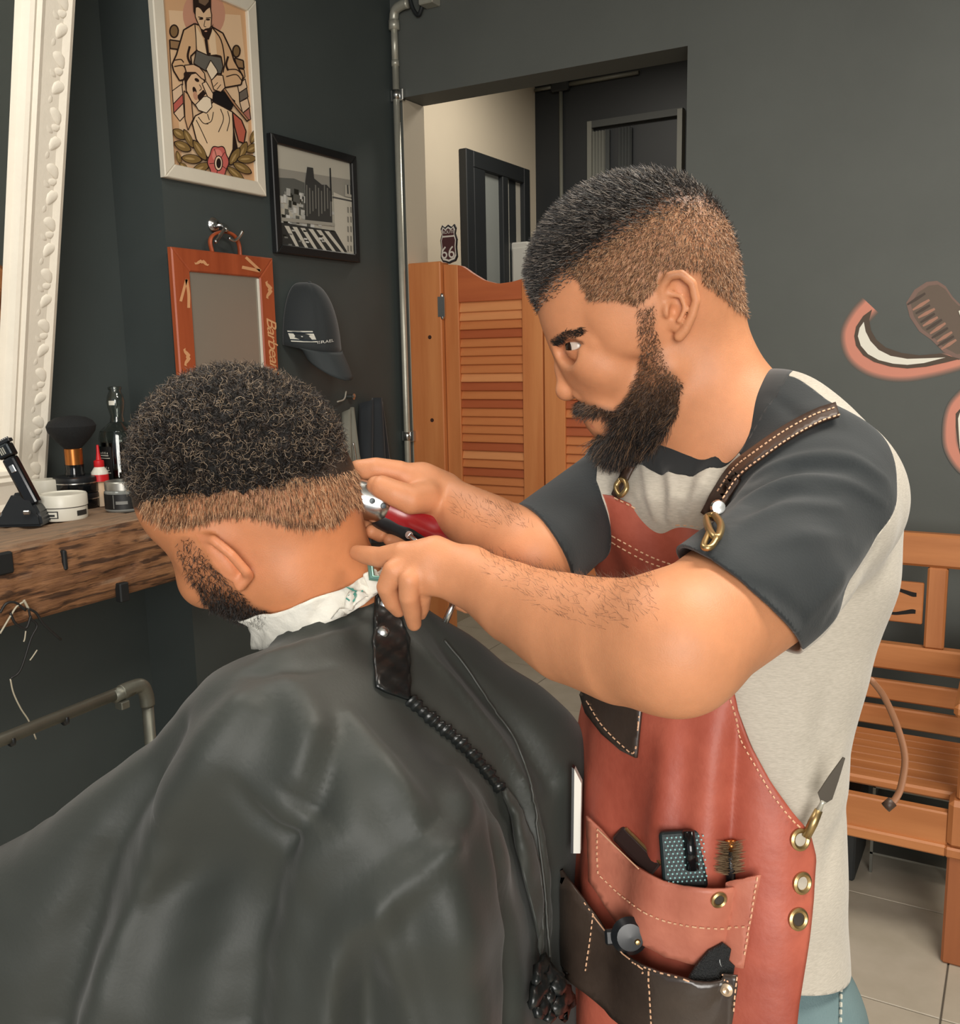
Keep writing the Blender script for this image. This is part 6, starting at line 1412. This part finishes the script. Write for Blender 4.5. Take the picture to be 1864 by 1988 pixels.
# ridges and valleys of the cloth
fold([(470,1380),(395,1490),(335,1610),(265,1790),(200,2010)],[.012,.020,.024,.024,.026],.045,'u',.001)
fold([(345,1420),(268,1545),(205,1680),(140,1850),(90,2010)],[.006,.014,.018,.018,.018],.05,'s',-.004)
fold([(648,1420),(625,1520),(590,1590),(545,1640)],[.003,.012,.016,.006],.035,'s',-.002)
fold([(455,1520),(490,1580),(540,1642)],[.002,.009,.008],.03,'s',-.002)
fold([(545,1650),(500,1750),(470,1860),(455,2010)],[.006,.016,.020,.022],.05,'s',-.004)
fold([(560,1320),(600,1420),(590,1500)],[.006,.012,.008],.045,'u',.001)
fold([(680,1390),(740,1480),(800,1570),(852,1640)],[.004,.011,.012,.008],.028,'u',.001)
fold([(800,1560),(835,1610),(852,1632)],[.002,.006,.004],.02,'s',-.001)
fold([(880,1500),(895,1580),(880,1640)],[.006,.013,.008],.028,'u',.001)
fold([(852,1645),(800,1700),(745,1745),(690,1800),(655,1880),(645,2010)],[.006,.012,.013,.014,.014,.014],.03,'u',.001)
fold([(742,1750),(760,1830),(780,1920),(800,2010)],[.004,.010,.011,.011],.028,'u',.001)
fold([(700,1840),(705,1920),(710,2010)],[.004,.014,.016],.04,'s',-.003)
fold([(860,1680),(880,1800),(890,1920),(900,2010)],[.008,.018,.022,.022],.05,'u',.003)
fold([(955,1560),(985,1680),(1000,1800),(1005,1990)],[.004,.010,.012,.012],.03,'s',-.002)
fold([(1015,1520),(1035,1640),(1045,1780),(1050,1990)],[.003,.008,.009,.009],.025,'u',.003)
fold([(790,1220),(860,1300),(950,1410),(1020,1540),(1050,1700),(1062,1860)],[.002,.004,.005,.006,.006,.006],.012,'u',.002)
fold([(830,1215),(920,1320),(1010,1420),(1070,1520)],[.002,.008,.010,.008],.03,'s',-.002)
fold([(520,1275),(580,1262),(660,1240),(720,1215)],[.003,.008,.008,.004],.025,'u',.004)
fold([(480,1310),(560,1300),(640,1290)],[.002,.006,.003],.025,'s',-.002)
a=[pt(0,1300,.7),pt(1150,1100,1.2),pt(-200,2150,1.1),pt(1150,2250,.7),pt(650,1150,.8)]; a=np.array(a); zc=.58
KV,KQ=K0.mesh(np.array([a[:,0].min()-.1,a[:,1].min()-.25,zc-.03]),a.max(0)+.15,.005,2)
KN=vnormals(KV,KQ); disp=.0011*np.sin(KV[:,0]*70+4*np.sin(KV[:,2]*22+KV[:,1]*9))+.0007*np.sin(KV[:,2]*120+KV[:,1]*60+3*np.sin(KV[:,0]*40))
KV=foldmesh(KV+KN*disp[:,None]*.6,KN,FOLDS,K0,1.15)
nkc=Field(); nkc.cone(CF.p(585,1050,-8),CF.p(628,1192,-20),120*cs,122*cs,0)
ph=np.maximum(-nkc(KV)-.0,zc+.01*np.sin(KV[:,0]*30)-KV[:,2])
v,t_=split_iso(KV,KQ,ph)
m_cape=M('black_nylon',(52,55,51),.56,sheen=.1,bump=.05,bs=300,spec=.4)
cape=thing('barber_cape',pt(650,1900,.95)*np.array([1,1,0])+np.array([0,0,zc]),'black nylon barber cape draped over the seated client','cape')
cb=fastmesh('cape_cloth',v,t_,m_cape,cape); md=cb.modifiers.new('thick','SOLIDIFY'); md.thickness=.0022; md.offset=-1
bvK=BVHTree.FromPolygons([Vector(p) for p in v],[tuple(map(int,q)) for q in t_])
m_shiny=M('shiny_black_vinyl',(28,31,31),.28,spec=.5,bump=.15,bs=60)
fs_,bvF=bpatch('fastening_strip',[(727,1150),(752,1160),(775,1195),(792,1245),(792,1362),(760,1352),(726,1338),(721,1250)],bvK,.002,m_shiny,cape,7,.003,lambda v:.0025*np.sin(v[:,1]*.16)*np.sin(v[:,0]*.11+1))
for x,y in ((742,1232),(745,1178)):
    p=hits(bvF,[(x,y)],.003)[0]; lathe('snap_button',[(0,0),(.006,0),(.005,.002),(.003,.003),(0,.0032)],m_chrome,fs_,18,nrm(CAM-p),p)
# gathered edge running down the back opening
path=resample(catmull([(790,1360),(830,1395),(880,1435),(925,1480),(968,1535)],6),5); H3=hits(bvK,path,.003); nn=len(H3)
V=[];Fc=[]
for i in range(nn):
    r_=.0046+.0012*math.sin(i*1.7)+.0008*math.sin(i*.6); 
    t3=nrm(H3[min(i+1,nn-1)]-H3[max(i-1,0)]); u3=nrm(np.cross(t3,FW)); 
    for k_ in range(8): a_=2*math.pi*k_/8; V.append(H3[i]+u3*math.cos(a_)*r_*1.3+(-FW)*math.sin(a_)*r_*.7)
for i in range(nn-1):
    for k_ in range(8): Fc.append((i*8+k_,i*8+(k_+1)%8,(i+1)*8+(k_+1)%8,(i+1)*8+k_))
ob('gathered_edge',V,Fc,m_shiny,cape,True)
# free flap hanging at the back opening
fl=[]
L0=catmull([(968,1535),(985,1590),(992,1650),(1010,1730),(1028,1800),(1038,1860)],6); L1=catmull([(972,1530),(1010,1580),(1035,1650),(1045,1730),(1044,1800),(1042,1862)],6)
V=[];Fc=[];n=len(L0)
for i in range(n):
    A_,B_=hits(bvK,[L0[i],L1[i]],.006); 
    for k_ in range(9): f_=k_/8; V.append(A_*(1-f_)+B_*f_+(-FW)*(.012*math.sin(math.pi*f_)*math.sin(math.pi*min(1,i/(n*.6)))+.003*math.sin(i*.9+f_*3)))
for i in range(n-1):
    for k_ in range(8): a_=i*9+k_; Fc.append((a_,a_+1,a_+10,a_+9))
o=ob('back_flap',V,Fc,m_cape,cape,True); md=o.modifiers.new('thick','SOLIDIFY'); md.thickness=.0022
tube('flap_hem',hits(bvK,resample(L1,6),.007),.0014,M('seam_black',(60,62,58),.5),cape,6)
tube('flap_hem',hits(bvK,resample(catmull([(860,1245),(905,1300),(960,1385),(1000,1450),(1035,1560),(1052,1700),(1062,1860)],6),8),.003),.0013,M('seam_black',(60,62,58),.5),cape,6)
kn,bvk=bpatch('knotted_tie',[(1015,1880),(1030,1862),(1050,1880),(1085,1915),(1090,1945),(1070,1970),(1020,1975),(1008,1940)],bvK,.010,m_shiny,cape,7,.006,lambda v:.006*np.sin(v[:,0]*.2)*np.sin(v[:,1]*.17))
# white neck strip
strip=thing('neck_strip',CF.p(620,1170,0),'crumpled white neck strip tied round the clients neck','neck strip')
Cn=CF.p(617,1172,-18); Cn2=CF.p(625,1192,-20); e1=nrm(CF.eu*230-CF.ev*95); e2=CF.ew; e3=nrm(np.cross(e1,e2)); e3=e3 if e3@CF.ev<0 else -e3   # e3 up along the neck
V=[];Fc=[];NT=90;NW=9; th=np.linspace(0,2*math.pi,NT,endpoint=False)
Dd=np.cos(th)[:,None]*e1+np.sin(th)[:,None]*e2
def ringr(C0):
    t=np.full(NT,.02)
    for i in range(40): t=t+np.clip(-CB(C0+Dd*t[:,None],.05),-.01,.01)*.8
    return t
for j in range(NW):
    f_=j/(NW-1); wid=np.where(np.sin(th)>0,1,1)*(26-9*np.cos(th))*cs*2; C0=Cn-e3*.002; r_=ringr(Cn+e3*((f_-.5)*.03)); 
    for i in range(NT):
        rr_=max(r_[i],.05)+.0045+.0016*math.sin(i*.9+f_*5)+.001*math.sin(i*2.1-f_*7)+.004*(1-f_)**2
        V.append(Cn+Dd[i]*rr_+e3*((f_-.5)*wid[i]+.0012*math.sin(i*.6)))
for j in range(NW-1):
    for i in range(NT): a_=j*NT+i; b_=j*NT+(i+1)%NT; Fc.append((a_,b_,b_+NT,a_+NT))
m_paper=M('white_crepe_paper',(226,222,210),.8,bump=.3,bs=180)
o=ob('band',V,Fc,m_paper,strip,True); md=o.modifiers.new('thick','SOLIDIFY'); md.thickness=.0015
bvS=BVHTree.FromPolygons([Vector(p) for p in V],Fc)
kf_,_=bpatch('knot_tail',[(672,1150),(700,1148),(712,1160),(690,1176),(672,1198),(664,1180)],bvS,.004,m_paper,strip,6,.002,lambda v:.002*np.sin(v[:,0]*.3))
it=[((84,150,136),strokepoly(catmull(P_,4),w_)) for P_,w_ in (([(664,1140),(676,1146),(690,1150)],3),([(672,1152),(682,1158),(680,1168)],5),([(684,1160),(694,1156),(704,1150)],3),([(668,1158),(676,1164)],3))]
prints('green_print',it,lambda x,y: hits(bvS,[(x,y)],.0066)[0],-FW,strip,.0001,.0)
ce=hits(bvS,[(722,1132)],.004)[0]; obm('folded_end',boxbm((-.007,-.003,-.010),(.007,.003,.012),.002,frame(ce,e1,-e2,e3),2),m_paper,strip)
# ---------------------------------------------------------------- clippers, comb
cA=at(716,968,.955); cB=at(876,1040,.975); ax_=nrm(cB-cA); LB=np.linalg.norm(cB-cA); sdv=nrm(np.cross(ax_,FW)); sdv=sdv if sdv@UP>0 else -sdv; nv=np.cross(sdv,ax_); nv=nv if nv@FW<0 else -nv
t=thing('hair_clippers',cA,'red bodied electric hair clippers with chrome head in the barbers right hand','clippers')
S_=Field(); S_.echain([cA+ax_*.012,cA+ax_*LB*.45,cA+ax_*LB*.8,cB],[.0150,.0155,.0135,.011],[.019,.0185,.016,.012],nv,.004)
v,q=S_.mesh(cA-.12,cA+.14,.0025,1); m_clr=M('red_enamel',(150,24,30),.28,coat=.4); sdv_=(v-cA)@sdv
fastmesh('red_housing',v,q,m_clr,t)
S2=Field(); S2.echain([cA+ax_*.02-sdv*.008,cA+ax_*LB*.5-sdv*.009,cA+ax_*LB*.75-sdv*.008],[.013,.013,.010],[.0165,.0165,.013],nv,.004); v,q=S2.mesh(cA-.12,cA+.14,.003,1); fastmesh('black_grip',v,q,M('black_plastic',(24,27,30),.35),t)
S3=Field(); hA=cA+ax_*.012; hB=cA-ax_*.012-sdv*.004; S3.echain([hA,hB],[.0175,.014],[.021,.019],nv,.004); v,q=S3.mesh(cA-.06,cA+.06,.002,1); fastmesh('chrome_head',v,q,M('polished_steel',(200,200,198),.22,1),t)
bl=cA-ax_*.020-sdv*.022; obm('blade',boxbm((-.019,-.004,-.012),(.019,.004,.014),.001,frame(bl,nv,ax_,sdv)),m_chrome,t)
for k_ in range(14): obm('blade_tooth',boxbm((-.0185+k_*.0027,-.003,-.017),(-.0172+k_*.0027,.001,-.012),0,frame(bl,nv,ax_,sdv)),m_chrome,t)
o=lathe('taper_lever',[(0,0),(.004,0),(.004,.003),(0,.003)],m_chrome,t,14,nv,cA+ax_*.05-sdv*.016+nv*.013); tube('lever_arm',[cA+ax_*.05-sdv*.016+nv*.016,cA+ax_*.078-sdv*.024+nv*.016],.0028,m_chrome,t,8)
for k_ in range(2): lathe('head_screw',[(0,0),(.003,0),(.0025,.0015),(0,.0016)],M('dark_chrome',(52,56,58),.25,.8),t,12,nv,cA+ax_*(.002+.012*k_)+nv*.0195)
t=thing('metal_comb',at(874,1186,.86),'thin steel comb handle held under the barbers left hand','comb')
cm0,cm1=at(890,1150,.862),at(864,1209,.856); axc=nrm(cm1-cm0); tube('comb_handle',[cm0,cm1],[.0030,.0030],m_chrome,t,8); cs0=at(722,1122,.893); cs1=at(716,1068,.897)
tube('comb_spine',[cm0,at(840,1150,.868),at(770,1128,.885),cs0,cs1],[.003,.003,.0028,.0035,.003],M('pale_green_steel',(126,170,156),.3,.6),t,8)

# ---------------------------------------------------------------- the client's lower half and the chair, under the cape
hc=at(775,1900,.965); cx_,cy_=hc[0],hc[1]; FX=np.array([-1.,0,0]); TL=Field()
for sy in (-1,1):
    hp_=np.array([cx_,cy_+sy*.09,.76]); kn_=np.array([cx_-.40,cy_+sy*.11,.76]); an_=np.array([cx_-.46,cy_+sy*.10,.34])
    TL.cone(hp_,kn_,.082,.062,.02); TL.cone(kn_,an_,.060,.045,.01)
TL.ell((cx_,cy_,.77),(.13,.16,.10),None,.04)
v,q=TL.mesh((cx_-.62,cy_-.3,.24),(cx_+.25,cy_+.3,.95),.009,1); fastmesh('trousers',v,q,M('dark_denim',(44,50,60),.85,bump=.2,bs=500),client)
for sy in (-1,1):
    S_=Field(); c_=np.array([cx_-.47,cy_+sy*.10,.305]); S_.econe(c_-FX*.02,c_+FX*.17,.040,.042,.038,.030,(0,1,0)); S_.fn(lambda P:(.285-P[...,2]).astype(np.float32),c_,.5,0,'i'); v,q=S_.mesh(c_-.3,c_+.3,.006,1); fastmesh('shoe',v,q,M('black_shoe_leather',(28,28,28),.45),client)
ch=thing('barber_chair',(cx_,cy_,0),'black padded barber chair on a chrome pedestal hidden under the cape','chair')
mb=M('black_vinyl_upholstery',(30,31,32),.4)
box('seat',(cx_-.30,cy_-.17,.57),(cx_+.12,cy_+.17,.68),mb,ch,.02,None,2); box('backrest',(cx_+.10,cy_-.15,.66),(cx_+.14,cy_+.15,.98),mb,ch,.015,None,2)
lathe('pedestal',[(.06,.08),(.055,.1),(.05,.56),(.09,.57)],m_chrome,ch,24,(0,0,1),(cx_-.08,cy_,0)); lathe('base',[(0,0),(.30,0),(.30,.02),(.22,.05),(.06,.09),(0,.09)],m_chrome,ch,36,(0,0,1),(cx_-.08,cy_,0))
box('footrest',(cx_-.66,cy_-.17,.255),(cx_-.40,cy_+.17,.28),m_chrome,ch,.006); box('footrest_stem',(cx_-.42,cy_-.03,.26),(cx_-.22,cy_+.03,.30),m_chrome,ch,.006); box('footrest_stem',(cx_-.26,cy_-.03,.26),(cx_-.21,cy_+.03,.58),m_chrome,ch,.006)
